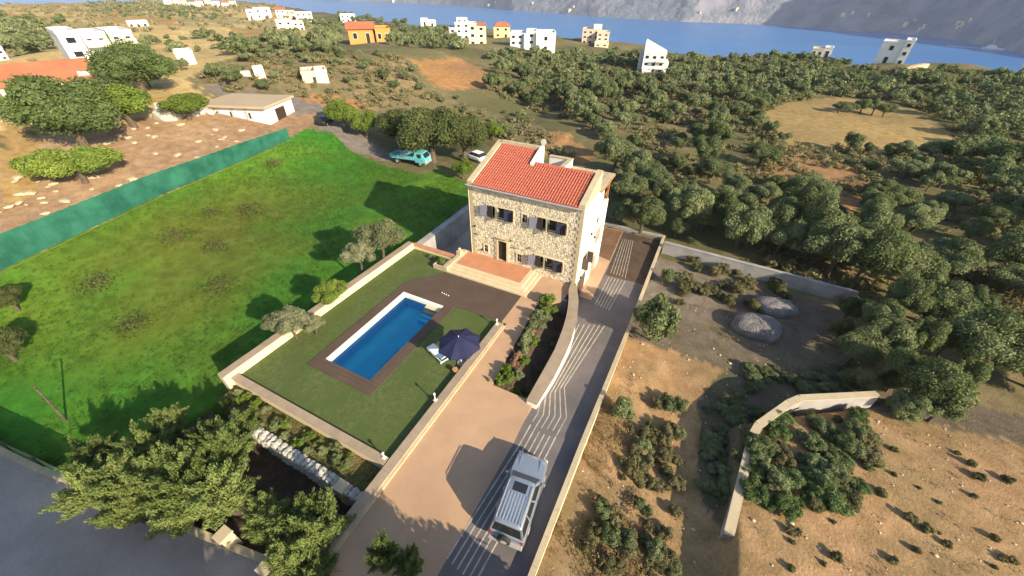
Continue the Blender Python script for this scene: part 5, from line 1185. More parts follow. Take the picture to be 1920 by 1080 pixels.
for k in range(30):
    ptree('bush', rgn.uniform(1480, 1900), rgn.uniform(820, 1070), rgn.uniform(.15, .4), rgn.choice(['small dry tuft', 'tiny dry bush', 'dark dry tuft'])+' on the bare tan slope', 'shrub', 'shrub', 'dry tufts on the tan slope')

# ---- the olive grove and scattered trees
def world_poly(*px): return zone(*px)
GROVE = world_poly((1135, 420), (1150, 330), (1110, 250), (1060, 205), (1010, 200), (900, 165), (925, 130), (905, 100), (960, 100), (1100, 100), (1280, 112), (1400, 112), (1530, 108), (1600, 125), (1750, 128), (1919, 142), (2100, 180), (2200, 700), (1900, 760), (1700, 770), (1660, 735), (1660, 640), (1615, 540), (1420, 475), (1250, 438))
THIN = [world_poly((1150, 300), (1200, 200), (1300, 170), (1420, 240), (1480, 300), (1420, 400), (1260, 330))]
HOLES = [Z_STRAW] + [Z_RED[0], Z_RED[1], Z_RED[2], Z_RED[4]]
SCRUB = world_poly((560, 100), (720, 95), (780, 110), (820, 170), (900, 190), (1000, 220), (1060, 300), (900, 255), (760, 200), (620, 190), (540, 165), (480, 170), (380, 150), (430, 110))
LEFTROW = [(world_poly((425, 88), (560, 78), (640, 95), (640, 112), (430, 108)), 5.0, 1.1), (world_poly((385, 150), (490, 140), (470, 166), (390, 170)), 4.5, .9), (world_poly((700, 62), (850, 55), (880, 95), (720, 92)), 6.5, 1.0), (world_poly((0, 60), (95, 60), (110, 120), (0, 100)), 6.5, 1.3), (world_poly((240, 85), (420, 60), (440, 95), (280, 110)), 9, .9),
           (world_poly((280, 120), (380, 110), (350, 160), (260, 175)), 6, .8), (world_poly((560, 40), (640, 38), (650, 60), (600, 70)), 7, 1.0), (world_poly((640, 28), (800, 48), (760, 56), (640, 40)), 8, 1.0), (world_poly((130, 5), (430, 20), (400, 40), (200, 30)), 13, .9), (world_poly((0, 28), (160, 45), (100, 60), (0, 55)), 12, 1.0)]
def pxof(x, y, z):
    v = np.array([x, y, z-CAM_H]); w = v@_fw
    return 960+F_PX*(v@_r)/w, 540-F_PX*(v@_u)/w
cand = []
def fill(poly, step, s, holes=(), thin=(), kind='olive', keep=1.0, zn=''):
    xs = [p[0] for p in poly]; ys = [p[1] for p in poly]; y = min(ys); r = 0
    while y < max(ys):
        x = min(xs)+(step/2 if r % 2 else 0)
        while x < max(xs):
            X_, Y_ = x+rnd.uniform(-.42, .42)*step, y+rnd.uniform(-.42, .42)*step
            if inside(poly, X_, Y_) and rnd.random() < keep and not any(inside(h, X_, Y_) for h in holes) and not (any(inside(h, X_, Y_) for h in thin) and rnd.random() < .5):
                d = math.hypot(X_, Y_)
                if d < coast_dist(math.atan2(X_, Y_))-3: cand.append((d, X_, Y_, s*(rnd.uniform(.4, .75) if rnd.random() < .35 else rnd.uniform(.75, 1.25)), kind, zn))
            x += step
        y += step*.87; r += 1
fill(GROVE, 5.1, .95, HOLES, THIN, zn='grove')
for pl_, st_, s_ in LEFTROW: fill(pl_, st_, s_, zn='left')
fill(SCRUB, 7.0, .62, [Z_RED[2], Z_RED[3]], zn='scrub', kind='scrub')
# the hedge island in the straw field, trees at its edges
for px, py in ((1570, 214), (1590, 212), (1612, 212), (1635, 214), (1655, 218)):
    p = PT(px, py); cand.append((0, p.x, p.y, .72, 'olive', 'island'))
bld_keep = []
BLD_PX = [(190, 120, 30), (115, 160, 26), (695, 78, 15), (545, 55, 10), (880, 82, 16), (900, 85, 12), (940, 70, 10), (998, 92, 16), (1115, 92, 12), (1188, 80, 10), (1218, 138, 12), (1672, 122, 14), (1535, 105, 8), (1590, 110, 8), (592, 152, 7), (355, 122, 6), (804, 52, 8), (478, 145, 6), (490, 36, 10), (1715, 112, 6), (1030, 302, 2), (465, 215, 24), (1022, 285, 4)]
for px, py, r in BLD_PX: p = PT(px, py); bld_keep.append((p.x, p.y, r*math.hypot(p.x, p.y)/230)); bld_keep.append((p.x*.96, p.y*.96, .8*r*math.hypot(p.x, p.y)/230))
cand = [c for c in cand if not any((c[1]-x)**2+(c[2]-y)**2 < r*r for x, y, r in bld_keep)]
cand.sort(key=lambda c: c[0])
def where(c):
    return where_(c)
def where_(c):
    d, x, y, s, k, zn = c
    px, py = pxof(x, y, T(x, y, False))
    if zn == 'island': return 'in the clump standing alone inside the straw-coloured clearing'
    if zn == 'grove':
        if py < 200 and px < 1300: return 'between the red clearing and the far white houses'
        if py < 200: return 'on the seaward side of the grove'
        if px < 1330 and py < 330: return 'in the thin part of the grove behind the villa'
        if px < 1330: return 'just behind the grey wall at the driveway end'
        if px < 1500 and py > 330: return 'in the thick grove above the grey wall'
        if py > 560: return 'on the slope above the bent retaining wall'
        if py > 330:
            a = 'villa side' if px < 1600 else 'middle' if px < 1750 else 'outer side'
            b = 'upper rows' if py < 400 else 'central rows' if py < 480 else 'lower rows'
            return 'in the %s, %s, below the straw clearing' % (b, a)
        if px > 1750: return 'in the dark grove beyond the straw-coloured clearing'
        return 'on the rim of the straw-coloured clearing'
    if zn == 'scrub': return 'among the dry scrub between the shed and the villa'
    return 'on the pale slopes between the shed and the far village'
ind = cand[:285]; rest = cand[285:]
for c in ind:
    d, x, y, s, k, zn = c
    size = 'very large' if s > 1.14 else 'large' if s > 1.03 else 'mid-sized' if s > .9 else 'small' if s > .77 else 'very small'
    shp = rnd.choice(['squat', 'round', 'tall']); hz2 = {'squat': .82, 'round': 1.0, 'tall': 1.18}[shp]
    if k == 'scrub': plant('olive_mid', x, y, (s, s, s*.75), 'low %s scrub tree %s' % (size, where(c)), 'scrub_tree', 'tree', 'scattered scrub trees '+where(c))
    else: plant('olive_near' if d < 75 else 'olive_mid', x, y, (s*rnd.uniform(.95, 1.3), s*rnd.uniform(.8, 1.0), s*hz2), '%s %s olive tree %s' % (size, shp, where(c)), 'olive_tree', 'tree', 'olive trees '+where(c))
# the rest as one mass of low crowns
base = [crown_arrays('round', 2000+k, 460, .42, R=(2.7, 2.5, 1.8), z0=2.0, nb=7) for k in range(7)]
VV = []; QQ = []; TT_ = []; qt = []; tt = []; off = 0
for c in rest:
    V, Q, Tt, a, b = base[rnd.randrange(7)]; s = c[3]*(1 if c[4] != 'scrub' else .9); an = rnd.uniform(0, 6.28); R2 = np.array([[math.cos(an), -math.sin(an), 0], [math.sin(an), math.cos(an), 0], [0, 0, 1]])
    W = (V*np.array([s*rnd.uniform(.9, 1.4), s*rnd.uniform(.8, 1.1), s*rnd.uniform(.7, 1.1)]))@R2.T+np.array([c[1], c[2], T(c[1], c[2])-.4]); VV.append(W); QQ.append(Q+off); TT_.append(Tt+off); off += len(V); v = rnd.uniform(-.45, .35); qt.append(np.clip(a+v, 0, 1)); tt.append(b)
me = npmesh('distant_trees', np.concatenate(VV), np.concatenate(QQ), np.concatenate(TT_), M['olive'], np.concatenate(qt), np.concatenate(tt))
o = bpy.data.objects.new('distant_trees', me); COL.objects.link(o); tag(o, 'mass of olive trees and maquis running on to the coast', 'trees', kind='stuff')
print('trees', len(ind), len(rest))
# low scrub and dry grass tufts as ground cover
def scatter(name, label, mat, polys, n, size, leaf, count, holes=(), seed=1, zoff=0.0, flat=.6, dens_by=None):
    rg = np.random.default_rng(seed); pr_ = random.Random(seed)
    V0, Q0, t0 = [], [], []
    for k in range(5):
        V, Q, t = leaves(np.array([[0, 0, .25]]), np.array([[.5, .5, .35*flat/.6]]), leaf, size, np.random.default_rng(seed*10+k), 2.2, .8, .5, np.array([.5]), (.2, 1.0)); V0.append(V); Q0.append(Q); t0.append(t)
    VV = []; QQ = []; tt = []; off = 0; made = 0; tries = 0
    areas = [max(1e-3, abs(sum(p[i][0]*p[(i+1) % len(p)][1]-p[(i+1) % len(p)][0]*p[i][1] for i in range(len(p))))/2) for p in polys]
    while made < count and tries < count*30:
        tries += 1; p = pr_.choices(polys, areas)[0]; xs = [q[0] for q in p]; ys = [q[1] for q in p]
        x = pr_.uniform(min(xs), max(xs)); y = pr_.uniform(min(ys), max(ys))
        if not inside(p, x, y) or any(inside(h, x, y) for h in holes): continue
        if noise.noise(Vector((x*.15, y*.15, seed))) < pr_.uniform(-.4, .25): continue
        k = pr_.randrange(5); s = n*pr_.uniform(.4, 1.4)*(1+math.hypot(x, y)/90*(dens_by or 0)); W = V0[k]*s+np.array([x, y, T(x, y)+zoff-.03]); VV.append(W); QQ.append(Q0[k]+off); tt.append(t0[k]); off += len(W); made += 1
    me = npmesh(name, np.concatenate(VV), np.concatenate(QQ), np.zeros((0, 3), int), mat, np.concatenate(tt), np.zeros(0))
    o = bpy.data.objects.new(name, me); COL.objects.link(o); tag(o, label, 'ground cover', kind='stuff')
PLOT = [(-1.2, 3), (-1.2, 38), (15, 38), (17, 30), (30, 26), (34, 5), (14, -2), (4, 0)]
scatter('dry_grass', 'tufts of dry straw-coloured grass on the dirt plot', M['dry'], [PLOT], .5, .07, 34, 650, seed=3)
scatter('wall_scrub', 'tangle of dry brown brush on the dirt plot along the driveway wall', M['dry'], [[(-1.3, 1), (-1.3, 17), (0.4, 17), (3.2, 10), (4.2, 3), (3, 1)]], .85, .06, 60, 420, seed=13)
scatter('low_scrub', 'low olive-brown scrub over the open slopes', M['scrub'], [Z_MAQ, world_poly((1150, 320), (1120, 240), (900, 160), (960, 105), (1280, 115), (1500, 120), (1650, 130), (1900, 150), (1900, 700), (1640, 620), (1420, 470), (1250, 430))], 1.25, .13, 60, 6500, holes=[Z_STRAW, Z_RED[2]], seed=4, dens_by=.3)
scatter('slope_scrub', 'sparse scrub dotted over the pale slopes toward the village', M['scrub'], [LEFTPALE], 1.5, .2, 36, 1500, holes=[Z_BROWN]+Z_STRAWL, seed=6, dens_by=.3)
scatter('field_weeds', 'pale flowering weeds in patches across the green field', M['bright'], [Z_FIELD], .35, .09, 26, 900, seed=8)
scatter('field_grass', 'low tufts of grass all over the green field', M['fieldgrass'], [Z_FIELD], .42, .10, 16, 9000, seed=9)

# ------------------------------------------------------------------ far buildings
BM = {}
def bmat(c):
    if c not in BM: BM[c] = grain('render_'+'_'.join('%d' % int(v*100) for v in c), c, var=.08, scale=.2, fine=3, bump=.1)
    return BM[c]
W_, CR, BE, OR, YE, GY, PK = (0.78, 0.76, 0.72), (0.72, 0.64, 0.46), (0.62, 0.48, 0.36), (0.62, 0.27, 0.07), (0.74, 0.62, 0.28), (0.42, 0.42, 0.45), (0.6, 0.42, 0.36)
M['tile_far'] = grain('terracotta_roof', (0.50, 0.17, 0.085), var=.2, scale=.3, fine=4)
def building(label, px0, px1, py_base, py_top, blocks, rot=None, depth=None, name='house', cat='house', group=None, sink=1.2, pts=None, hh_=None):
    """blocks: (u0, u1, v0, v1, h0, h1, colour, roof, storeys, bays) in fractions of width, depth and height"""
    c = PT((px0+px1)/2, py_base); d = math.hypot(c.x, c.y); dc = (np.array(c)-np.array([0, 0, CAM_H]))@_fw
    ra, rb = ray(px0, py_base), ray(px1, py_base); a = Vector(ra/(ra@_fw)*dc); b = Vector(rb/(rb@_fw)*dc); a.z = b.z = c.z
    az0 = math.atan2(b.y-a.y, b.x-a.x); az = math.atan2(-c.x, c.y); wid = (b-a).length*math.cos(az-az0)
    if pts: a, b = PT(*pts[0]), PT(*pts[1]); c = (a+b)/2; wid = (b-a).length; az = math.atan2(b.y-a.y, b.x-a.x)
    if rot is None: rot = az
    else: rot = az+rot
    r_ = ray((px0+px1)/2, py_top); t_ = d/math.hypot(r_[0], r_[1]); ht = CAM_H+r_[2]*t_-c.z; ht = hh_ or max(2.4, ht); depth = depth or wid*.6
    gz = min(T(c.x, c.y, False), T(a.x, a.y, False), T(b.x, b.y, False))
    t = thing(name, (c.x, c.y, gz), label, cat, group, rz=rot)
    for bl in blocks:
        u0, u1, v0, v1, h0, h1, colour, roof, st_, bays = bl
        x0, x1 = (u0-.5)*wid, (u1-.5)*wid; y0, y1 = v0*depth, v1*depth; z0 = h0*ht-(sink if h0 == 0 else 0); z1 = h1*ht
        m = MB(); m.box(x0, x1, y0, y1, z0, z1); m.build('walls', bmat(colour), t, local=True)
        if roof in ('gable', 'hip'):
            e = .05*wid; rh = min(x1-x0, y1-y0)*.22; ym = (y0+y1)/2; ins = 0 if roof == 'gable' else min((x1-x0)*.3, (y1-y0)*.5)
            m = MB(); m.add([(x0-e, y0-e, z1+.01), (x1+e, y0-e, z1+.01), (x1+e, y1+e, z1+.01), (x0-e, y1+e, z1+.01), (x0-e+ins, ym, z1+rh), (x1+e-ins, ym, z1+rh)], [(3, 2, 1, 0), (0, 1, 5, 4), (2, 3, 4, 5), (1, 2, 5), (3, 0, 4)]); m.build('roof', M['tile_far'], t, local=True)
        elif roof == 'flat':
            p = .25; m = MB(); m.box(x0-.1, x1+.1, y0-.1, y0+p, z1+.004, z1+.5); m.box(x0-.1, x1+.1, y1-p, y1+.1, z1+.004, z1+.5); m.box(x0-.1, x0+p, y0+p, y1-p, z1+.004, z1+.5); m.box(x1-p, x1+.1, y0+p, y1-p, z1+.004, z1+.5); m.build('parapet', bmat(colour), t, local=True)
        elif roof == 'slab':
            m = MB(); m.box(x0-.5, x1+.5, y0-.8, y1+.3, z1+.004, z1+.35); m.build('roof', bmat((.42, .33, .22)), t, local=True)
        elif roof == 'shed':
            m = MB(); m.add([(x0-.1, y0-.1, z1+.004), (x1+.1, y0-.1, z1+.004), (x1+.1, y1+.1, z1+.004), (x0-.1, y1+.1, z1+.004), (x0-.1, y0-.1, z1+(x1-x0)*.45), (x1+.1, y0-.1, z1+.1), (x1+.1, y1+.1, z1+.1), (x0-.1, y1+.1, z1+(x1-x0)*.45)], [(0, 1, 5, 4), (1, 2, 6, 5), (2, 3, 7, 6), (3, 0, 4, 7), (4, 5, 6, 7)]); m.build('roof', bmat(colour), t, local=True)
        hh = (z1-max(z0, 0))/max(1, st_)
        for s_ in range(st_):
            zb = max(z0, 0)+hh*s_
            for k in range(bays):
                xc = x0+(x1-x0)*(k+.5)/bays; w = min(1.3, (x1-x0)/bays*.42); door = s_ == 0 and k == bays//2 and h0 == 0
                za, zt2 = (zb+.05, zb+hh*.72) if door else (zb+hh*.34, zb+hh*.74)
                m = MB(); fr = .09; m.box(xc-w/2-fr, xc+w/2+fr, y0-.06, y0+.02, za-fr, zt2+fr); f_ = m.build('door' if door else 'window', bmat(W_), t, local=True)
                m = MB(); m.box(xc-w/2, xc+w/2, y0-.085, y0-.061, za, zt2); m.build('leaf' if door else 'pane', M['dark_wood'] if door else M['glass_dark'], f_, local=True)
            for k in range(2):
                if y1-y0 > 5 and st_:
                    yc = y0+(y1-y0)*(k+.5)/2; m = MB(); m.box(x1-.02, x1+.06, yc-.6, yc+.6, zb+hh*.36, zb+hh*.74); f_ = m.build('window', bmat(W_), t, local=True); m = MB(); m.box(x1+.061, x1+.08, yc-.5, yc+.5, zb+hh*.4, zb+hh*.70); m.build('pane', M['glass_dark'], f_, local=True)
    return t, wid, depth, ht
def balconies(t, x0, x1, y, zs, c, n=1):
    for z in zs:
        m = MB(); m.box(x0, x1, y-1.4, y-.005, z-.18, z); m.box(x0, x1, y-1.4, y-1.3, z+.001, z+.95); m.build('balcony', bmat(c), t, local=True)
t, w, d, h = building('large white three-storey block with long balconies and green creeper above the bare slope', 150, 287, 134, 58, [(0, .28, 0, 1, 0, 1, W_, 'flat', 3, 1), (.30, .62, .05, .9, 0, .93, W_, 'flat', 3, 2), (.66, 1, 0.02, .9, 0, .95, W_, 'flat', 3, 2), (.62, .66, .2, .8, 0, .9, CR, 'flat', 0, 0)], depth=12, rot=.12, name='apartment_block', cat='apartment block')
for k in range(3): balconies(t, (-.20)*w, .12*w, .05*d, [h*.31*k+.4], CR); balconies(t, .16*w, .5*w, .02*d, [h*.31*k+.4], CR)
m = MB(); m.box(.125*w, .155*w, -.3, .1, 0, h*.95); m.build('creeper', M['bright'], t, local=True)
building('long low house with faded terracotta roof in front of the white apartment block', 10, 205, 178, 145, [(0, 1, 0, 1, 0, 1, CR, 'gable', 1, 7)], depth=11)
building('white terrace house at the end of the low terracotta-roofed house', 166, 214, 168, 154, [(0, 1, 0, 1, 0, 1, W_, 'flat', 1, 3)], depth=7)
building('pale house cut by the frame edge above the terracotta-roofed house', -40, 22, 116, 96, [(0, 1, 0, 1, 0, 1, W_, 'flat', 2, 4)], depth=9)
# shed
t, w, d, h = building('long low white shed with flat brown roof and an open yard', 380, 533, 218, 196, [(0, 1, 0, 1, 0, 1, W_, 'slab', 0, 0)], rot=0, pts=((384, 206), (507, 235)), hh_=2.7, depth=7.5, name='shed', cat='shed')
for k in range(4): m = MB(); m.box((-.5+.22*k+.02)*w-.2, (-.5+.22*k+.02)*w+.2, -.2, -.005, -.6, h*.95); m.build('buttress', bmat(GY), t, local=True)
m = MB(); m.box(.5*w+.005, .5*w+.05, d*.3, d*.65, 0, h*.75); m.build('door', M['dark_wood'], t, local=True)
for k in range(3): m = MB(); m.box((-.35+.25*k)*w, (-.35+.25*k)*w+.9, -.03, -.004, h*.35, h*.7); m.build('window', M['glass_dark'], t, local=True)
building('square roofless stone hut with a dark doorway behind the shed', 570, 618, 156, 134, [(0, .55, 0, 1, 0, .95, BE, 'flat', 0, 0), (.55, 1, .0, .9, 0, 1, CR, 'flat', 0, 0), (.4, .52, -.02, .1, 0, .7, (.05, .04, .03), 'none', 0, 0)], depth=6, name='hut', cat='hut')
building('tiny cream flat-roofed hut on the pale slope', 338, 372, 124, 107, [(0, 1, 0, 1, 0, 1, CR, 'flat', 0, 0), (.2, .35, -.02, .1, .2, .7, (.05, .04, .03), 'none', 0, 0)], depth=5, name='hut', cat='hut')
building('ruined cream walls among bushes on the pale slope', 455, 500, 147, 130, [(.55, 1, 0, .3, 0, 1, CR, 'none', 0, 0), (0, .4, .2, .5, 0, .6, CR, 'none', 0, 0), (.9, 1, .3, 1, 0, .8, CR, 'none', 0, 0)], depth=6, name='ruin', cat='ruin')
building('small round-cornered white house high on the pale slope', 243, 282, 53, 43, [(0, 1, 0, 1, 0, 1, W_, 'flat', 1, 3)], depth=7)
building('small cream house on the slope just past the village row', 522, 573, 58, 38, [(0, .6, 0, 1, 0, 1, CR, 'flat', 2, 2), (.6, 1, 0, 1, 0, .85, CR, 'flat', 2, 2)], depth=9)
building('white two-block house at the seaward end of the village', 466, 512, 36, 16, [(0, .3, 0, 1, 0, .85, W_, 'flat', 2, 1), (.32, 1, 0, 1, 0, 1, W_, 'flat', 2, 2)], depth=9)
building('white house with red roof edge beside the seaward end of the village', 520, 555, 34, 18, [(0, .5, 0, 1, 0, 1, W_, 'gable', 2, 2), (.5, 1, 0, 1, 0, .8, PK, 'flat', 2, 2)], depth=9)
building('white flat-topped house catching sun behind the small cream house', 557, 588, 40, 24, [(0, 1, 0, 1, 0, 1, W_, 'flat', 2, 3)], depth=8)
building('low white house left of the orange house', 612, 655, 42, 28, [(0, 1, 0, 1, 0, 1, W_, 'flat', 1, 3)], depth=7) if False else building('low white house on the ridge above the orange house', 640, 668, 42, 28, [(0, 1, 0, 1, 0, 1, W_, 'flat', 2, 3)], depth=7)
building('orange house with a long terracotta roof and two wings', 657, 735, 80, 53, [(0, .60, 0, 1, 0, 1, OR, 'gable', 1, 2), (.64, 1, -.1, .9, 0, .95, OR, 'flat', 1, 2), (.60, .64, .3, .6, 0, 1.1, CR, 'flat', 0, 0)], depth=13)
building('small white house with a dark garage on the ridge by the sea', 790, 818, 52, 38, [(0, .5, 0, 1, 0, 1.1, W_, 'flat', 1, 1), (.5, 1, 0, 1, 0, .85, W_, 'flat', 1, 1)], depth=8)
building('grey-white house with rooftop rooms in the tight cluster by the sea', 843, 882, 74, 38, [(0, .35, 0, 1, 0, .6, GY, 'flat', 2, 1), (.3, 1, .1, 1, 0, .85, W_, 'flat', 3, 2), (.4, .9, .3, .8, .85, 1.05, W_, 'flat', 1, 2)], depth=11)
building('narrow beige three-storey block in the tight cluster by the sea', 880, 912, 86, 45, [(0, .45, 0, 1, 0, 1, CR, 'flat', 3, 1), (.45, 1, .1, 1, 0, .95, (0.78, 0.68, 0.42), 'hip', 3, 1)], depth=10)
building('yellow villa with orange hip roof beside the large white block', 926, 956, 72, 50, [(0, 1, 0, 1, 0, 1, YE, 'hip', 2, 2)], depth=10)
building('orange-roofed yellow house showing behind the large white block', 1004, 1044, 64, 50, [(0, 1, 0, 1, 0, 1.05, YE, 'hip', 2, 2)], depth=11) if True else None
t, w, d, h = building('large white block with blue-grey shaded wing in the middle of the coastal row', 956, 1040, 94, 56, [(0, .30, .1, 1, 0, .9, (0.50, 0.55, 0.66), 'flat', 3, 2), (.31, .36, 0, .9, 0, .95, W_, 'none', 0, 0), (.36, .58, .05, 1, 0, 1, W_, 'flat', 3, 1), (.58, 1, -.1, 1, 0, .95, W_, 'flat', 2, 1)], depth=14, name='apartment_block', cat='apartment block')
t, w, d, h = building('beige stepped house with small dark windows and red roof edge', 1090, 1140, 82, 55, [(0, .62, 0, 1, 0, 1, BE, 'flat', 3, 3), (.55, 1, -.3, .7, 0, .85, BE, 'flat', 3, 2), (.4, .7, .4, .8, 1, 1.25, W_, 'flat', 0, 0), (.5, 1, -.9, -.3, -.1, .22, CR, 'flat', 1, 2)], depth=11)
building('low white house with orange roof before the open sea', 1165, 1212, 78, 60, [(0, .35, 0, 1, 0, .75, GY, 'flat', 2, 1), (.3, 1, 0, 1, 0, .85, W_, 'gable', 2, 3)], depth=11)
t, w, d, h = building('tall narrow white house with a slanting roofline standing alone above the grove', 1192, 1246, 140, 100, [(.0, .16, .1, 1, 0, .95, GY, 'none', 0, 0), (.16, .92, 0, 1, 0, .98, W_, 'shed', 3, 3), (.2, .5, -.25, 0, 0, .2, W_, 'flat', 1, 1), (.85, 1.05, .1, .8, 0, .45, W_, 'flat', 1, 0)], depth=11)
balconies(t, .1*w, .5*w, 0, [h*.33, h*.66], W_)
t, w, d, h = building('white angular house with few windows on the rocky headland', 1634, 1692, 122, 77, [(0, .72, 0, .9, 0, .95, W_, 'flat', 2, 1), (.72, 1.0, -.05, .95, 0, 1.05, W_, 'flat', 3, 1)], depth=12)
building('small beige house tucked behind the white angular house', 1700, 1728, 114, 98, [(0, 1, 0, 1, 0, 1, BE, 'gable', 1, 2)], depth=8)
building('pale house with a dark tree beside it on the ridge before the headland', 1518, 1556, 106, 90, [(0, .6, 0, 1, 0, .85, CR, 'flat', 1, 2), (.6, 1, 0, 1, 0, 1.05, W_, 'flat', 1, 1)], depth=8)
building('grey-white house between the ridge house and the angular white house', 1570, 1612, 112, 95, [(0, .5, 0, 1, 0, .8, GY, 'flat', 1, 2), (.5, 1, 0, 1, 0, 1, W_, 'flat', 2, 1)], depth=8)
building('white house at the frame edge on the far ridge', 1905, 1945, 140, 122, [(0, 1, 0, 1, 0, 1, W_, 'flat', 1, 3)], depth=8)
rgv = random.Random(9)
for k, px in enumerate((316, 330, 345, 362, 376, 392, 408, 424, 438)):
    py = 10+rgv.uniform(-1, 4)+(px-316)*.02
    building('tiny village house at the far slope edge, %s' % ('white with a red roof' if k % 3 == 1 else 'plain white and flat-roofed' if k % 3 == 0 else 'cream and flat-roofed'), px-6, px+7, py, py-9-rgv.uniform(0, 4), [(0, 1, 0, 1, 0, 1, CR if k % 3 == 2 else W_, 'gable' if k % 3 == 1 else 'flat', 2, 2)], depth=8, group='village houses at the far edge')
# pale track wall on the headland, small wall round the aerial
hw_ = [PT(*q) for q in ((1668, 147), (1688, 138), (1712, 129), (1735, 125))]
stone_mat = M['cap_pale']; t = thing('track_wall', tuple(hw_[1]), 'pale winding stone wall below the angular white house', 'wall')
for a, b in zip(hw_, hw_[1:]):
    e = (b-a).normalized(); nn = Vector((-e.y, e.x, 0))*.9; m = MB(); m.prism([((a-nn).x, (a-nn).y), ((b-nn).x, (b-nn).y), ((b+nn).x, (b+nn).y), ((a+nn).x, (a+nn).y)], min(a.z, b.z)-3, min(a.z, b.z)+1.2); m.build('wall_section', stone_mat, t)
# heap of white stones by the shed
hp = PT(350, 215)
for k in range(26):
    u = k/25; q = PT(308+u*100+rgv.uniform(-4, 4), 219-u*12+rgv.uniform(-5, 5)); o = bpy.data.objects.new('boulder', rgv.choice(ROCKS)); COL.objects.link(o)
    s_ = rgv.uniform(.5, 1.3)*(1.8 if k < 4 else 1); o.location = (q.x, q.y, q.z+.2*s_); o.scale = (s_*1.2, s_, s_*.75); o.rotation_euler = (0, 0, rgv.uniform(0, 3)); tag(o, 'white boulder in the row of stones in front of the shed' if k >= 4 else 'big white slab-like boulder at the tree end of the stone row', 'boulder', 'white boulders by the shed' if k >= 4 else 'big white slabs')
for k in range(60):
    q = PT(rgv.uniform(0, 260), rgv.uniform(330, 420)) if k < 30 else PT(rgv.uniform(200, 480), rgv.uniform(230, 300))
    if not inside(Z_BROWN, q.x, q.y): continue
    o = bpy.data.objects.new('boulder', rgv.choice(TANROCKS)); COL.objects.link(o); s_ = rgv.uniform(.15, .6); o.location = (q.x, q.y, q.z+.05); o.scale = (s_*1.6, s_, s_*.5); o.rotation_euler = (0, 0, rgv.uniform(0, 3)); tag(o, '%s tan stone lying %s' % ('big flat' if s_ > .42 else 'small', 'below the flat-topped bright tree' if k < 30 else 'between the net fence and the white shed'), 'stone', 'stones on the bare slope')
# white aerial dish on a post behind the villa
q = PT(1018, 300); t = thing('round_sign', (q.x, q.y, q.z), 'round white disc on a thin post behind the villa roof', 'sign')
m = MB(); m.tube([(q.x, q.y, q.z), (q.x, q.y, q.z+3)], .05, 6); m.build('post', M['metal_grey'], t); zc_ = q.z+3
m = MB(); m.loft([[(q.x+math.cos(a)*r, q.y-.1+dd, zc_+math.sin(a)*r) for a in [2*math.pi*k/16 for k in range(16)]] for dd, r in ((0, .5), (-.06, .5))]); m.build('disc', M['frame'], t)
# ferry and its wake, far shore houses
q = P(1862, 91, SEA_Z+2); q.z = SEA_Z; bt = thing('boat', tuple(q), 'white motor boat drawing a pale wake near the far shore', 'boat', rz=math.radians(-25)); L = 38
m = MB(); m.loft([[(x, y, z) for y, z in ((-w_, 3.2), (-w_*.7, -1), (w_*.7, -1), (w_, 3.2))] for x, w_ in ((-L/2, 4), (L*.2, 4.2), (L*.4, 2.4), (L*.52, .3))]); m.build('hull', bmat(W_), bt, local=True)
m = MB(); m.box(-L*.35, L*.15, -3, 3, 3.21, 6.5); m.box(-L*.25, L*.05, -2.4, 2.4, 6.51, 9); m.build('cabin', bmat(W_), bt, local=True)
m = MB(); m.tube([(-4, 0, 9), (-6, 0, 22)], .4, 6); m.build('mast', bmat(W_), bt, local=True)
s = Mat('foam'); s.set((.75, .8, .84), .8); M['foam'] = s.m
q1, q2 = P(1852, 91.5, SEA_Z+.5), P(1775, 86, SEA_Z+.5); e = (q2-q1).normalized(); nn = Vector((-e.y, e.x, 0)); m = MB(); vs = []
for k in range(13):
    p = q1.lerp(q2, k/12); w_ = 2+8*k/12*(1-.5*k/12)+rgv.uniform(-1, 1); vs += [tuple(p-nn*w_), tuple(p+nn*w_)]
m.add(vs, [(2*k, 2*k+1, 2*k+3, 2*k+2) for k in range(12)]); m.build('wake', M['foam'], None); tag(bpy.data.objects['wake'], kind='structure')
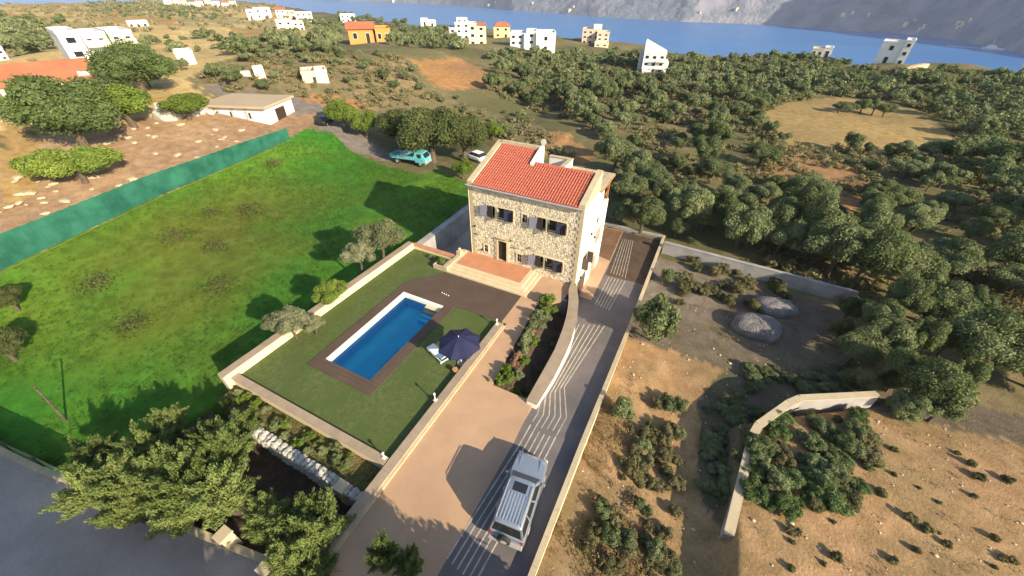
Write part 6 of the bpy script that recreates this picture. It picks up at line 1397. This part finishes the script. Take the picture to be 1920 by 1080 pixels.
for k in range(20):
    px = rgv.choice([rgv.uniform(725, 800), rgv.uniform(860, 1000), rgv.uniform(1060, 1180), rgv.uniform(1280, 1440), rgv.uniform(1560, 1620), rgv.uniform(1690, 1740), rgv.uniform(1780, 1800)])
    ya = np.interp(px, [p[0] for p in SHORE_PX], [p[1] for p in SHORE_PX])-rgv.uniform(2, 7); d_ = ray(px, ya); hz_ = SEA_Z+14
    az_ = math.atan2(d_[0], d_[1]); kk_ = rgv.uniform(8, 60); rr_ = float(np.interp(az_, [a for a, _ in SH], [d for _, d in SH]))+kk_; x, y = math.sin(az_)*rr_, math.cos(az_)*rr_; hz_ = float(MV[np.argmin((MV[:, 0]-x)**2+(MV[:, 1]-y)**2), 2])+8
    t = thing('shore_house', (x, y, hz_-6), 'tiny white house on the far shore across the water', 'house', 'white houses on the far shore', rz=rgv.uniform(0, 3)); s_ = math.hypot(x, y)/2000*rgv.uniform(.35, .7)
    m = MB(); m.box(-9*s_, 9*s_, -6*s_, 6*s_, -10, 8*s_); m.build('walls', bmat(CR), t, local=True)
    m = MB(); zt2 = 8*s_; m.add([(-9.5*s_, -6.5*s_, zt2), (9.5*s_, -6.5*s_, zt2), (9.5*s_, 6.5*s_, zt2), (-9.5*s_, 6.5*s_, zt2), (-9.5*s_, 0, zt2+3*s_), (9.5*s_, 0, zt2+3*s_)], [(0, 1, 5, 4), (2, 3, 4, 5), (1, 2, 5), (3, 0, 4), (3, 2, 1, 0)]); m.build('roof', M['tile_far'], t, local=True)

# ------------------------------------------------------------------ haze
hm = bpy.data.materials.new('haze'); hm.use_nodes = True; nt = hm.node_tree; nt.nodes.remove(nt.nodes['Principled BSDF'])
pv = nt.nodes.new('ShaderNodeVolumePrincipled'); pv.inputs['Color'].default_value = (0.80, 0.86, 1.0, 1); pv.inputs['Density'].default_value = 0.00008; pv.inputs['Anisotropy'].default_value = 0.0
nt.links.new(pv.outputs[0], nt.nodes['Material Output'].inputs['Volume'])
m = MB(); m.box(-14500, 9500, -400, 14500, SEA_Z-150, 900); hz = m.build('haze', hm); tag(hz, kind='stuff')

# pebbles on the dirt plot and the slope
rp_ = random.Random(31); rg_ = np.random.default_rng(31); VV = []; TT_ = []; off = 0
for k in range(1500):
    x, y = rp_.uniform(-1.2, 30), rp_.uniform(1, 33)
    if not inside(PLOT, x, y): continue
    r = rp_.choice([.02, .02, .03, .03, .04, .06]) if k > 40 else rp_.uniform(.07, .13); V, Fs = ico_core((x, y, T(x, y)+r*.2), (r*rp_.uniform(1, 1.6), r, r*.6), rg_); VV.append(V); TT_.append(Fs+off); off += 12
me = npmesh('pebbles', np.concatenate(VV), np.zeros((0, 4), int), np.concatenate(TT_), M['cap_pale']); o = bpy.data.objects.new('pebbles', me); COL.objects.link(o); tag(o, 'loose pale stones scattered over the dirt plot', 'stones', kind='stuff')
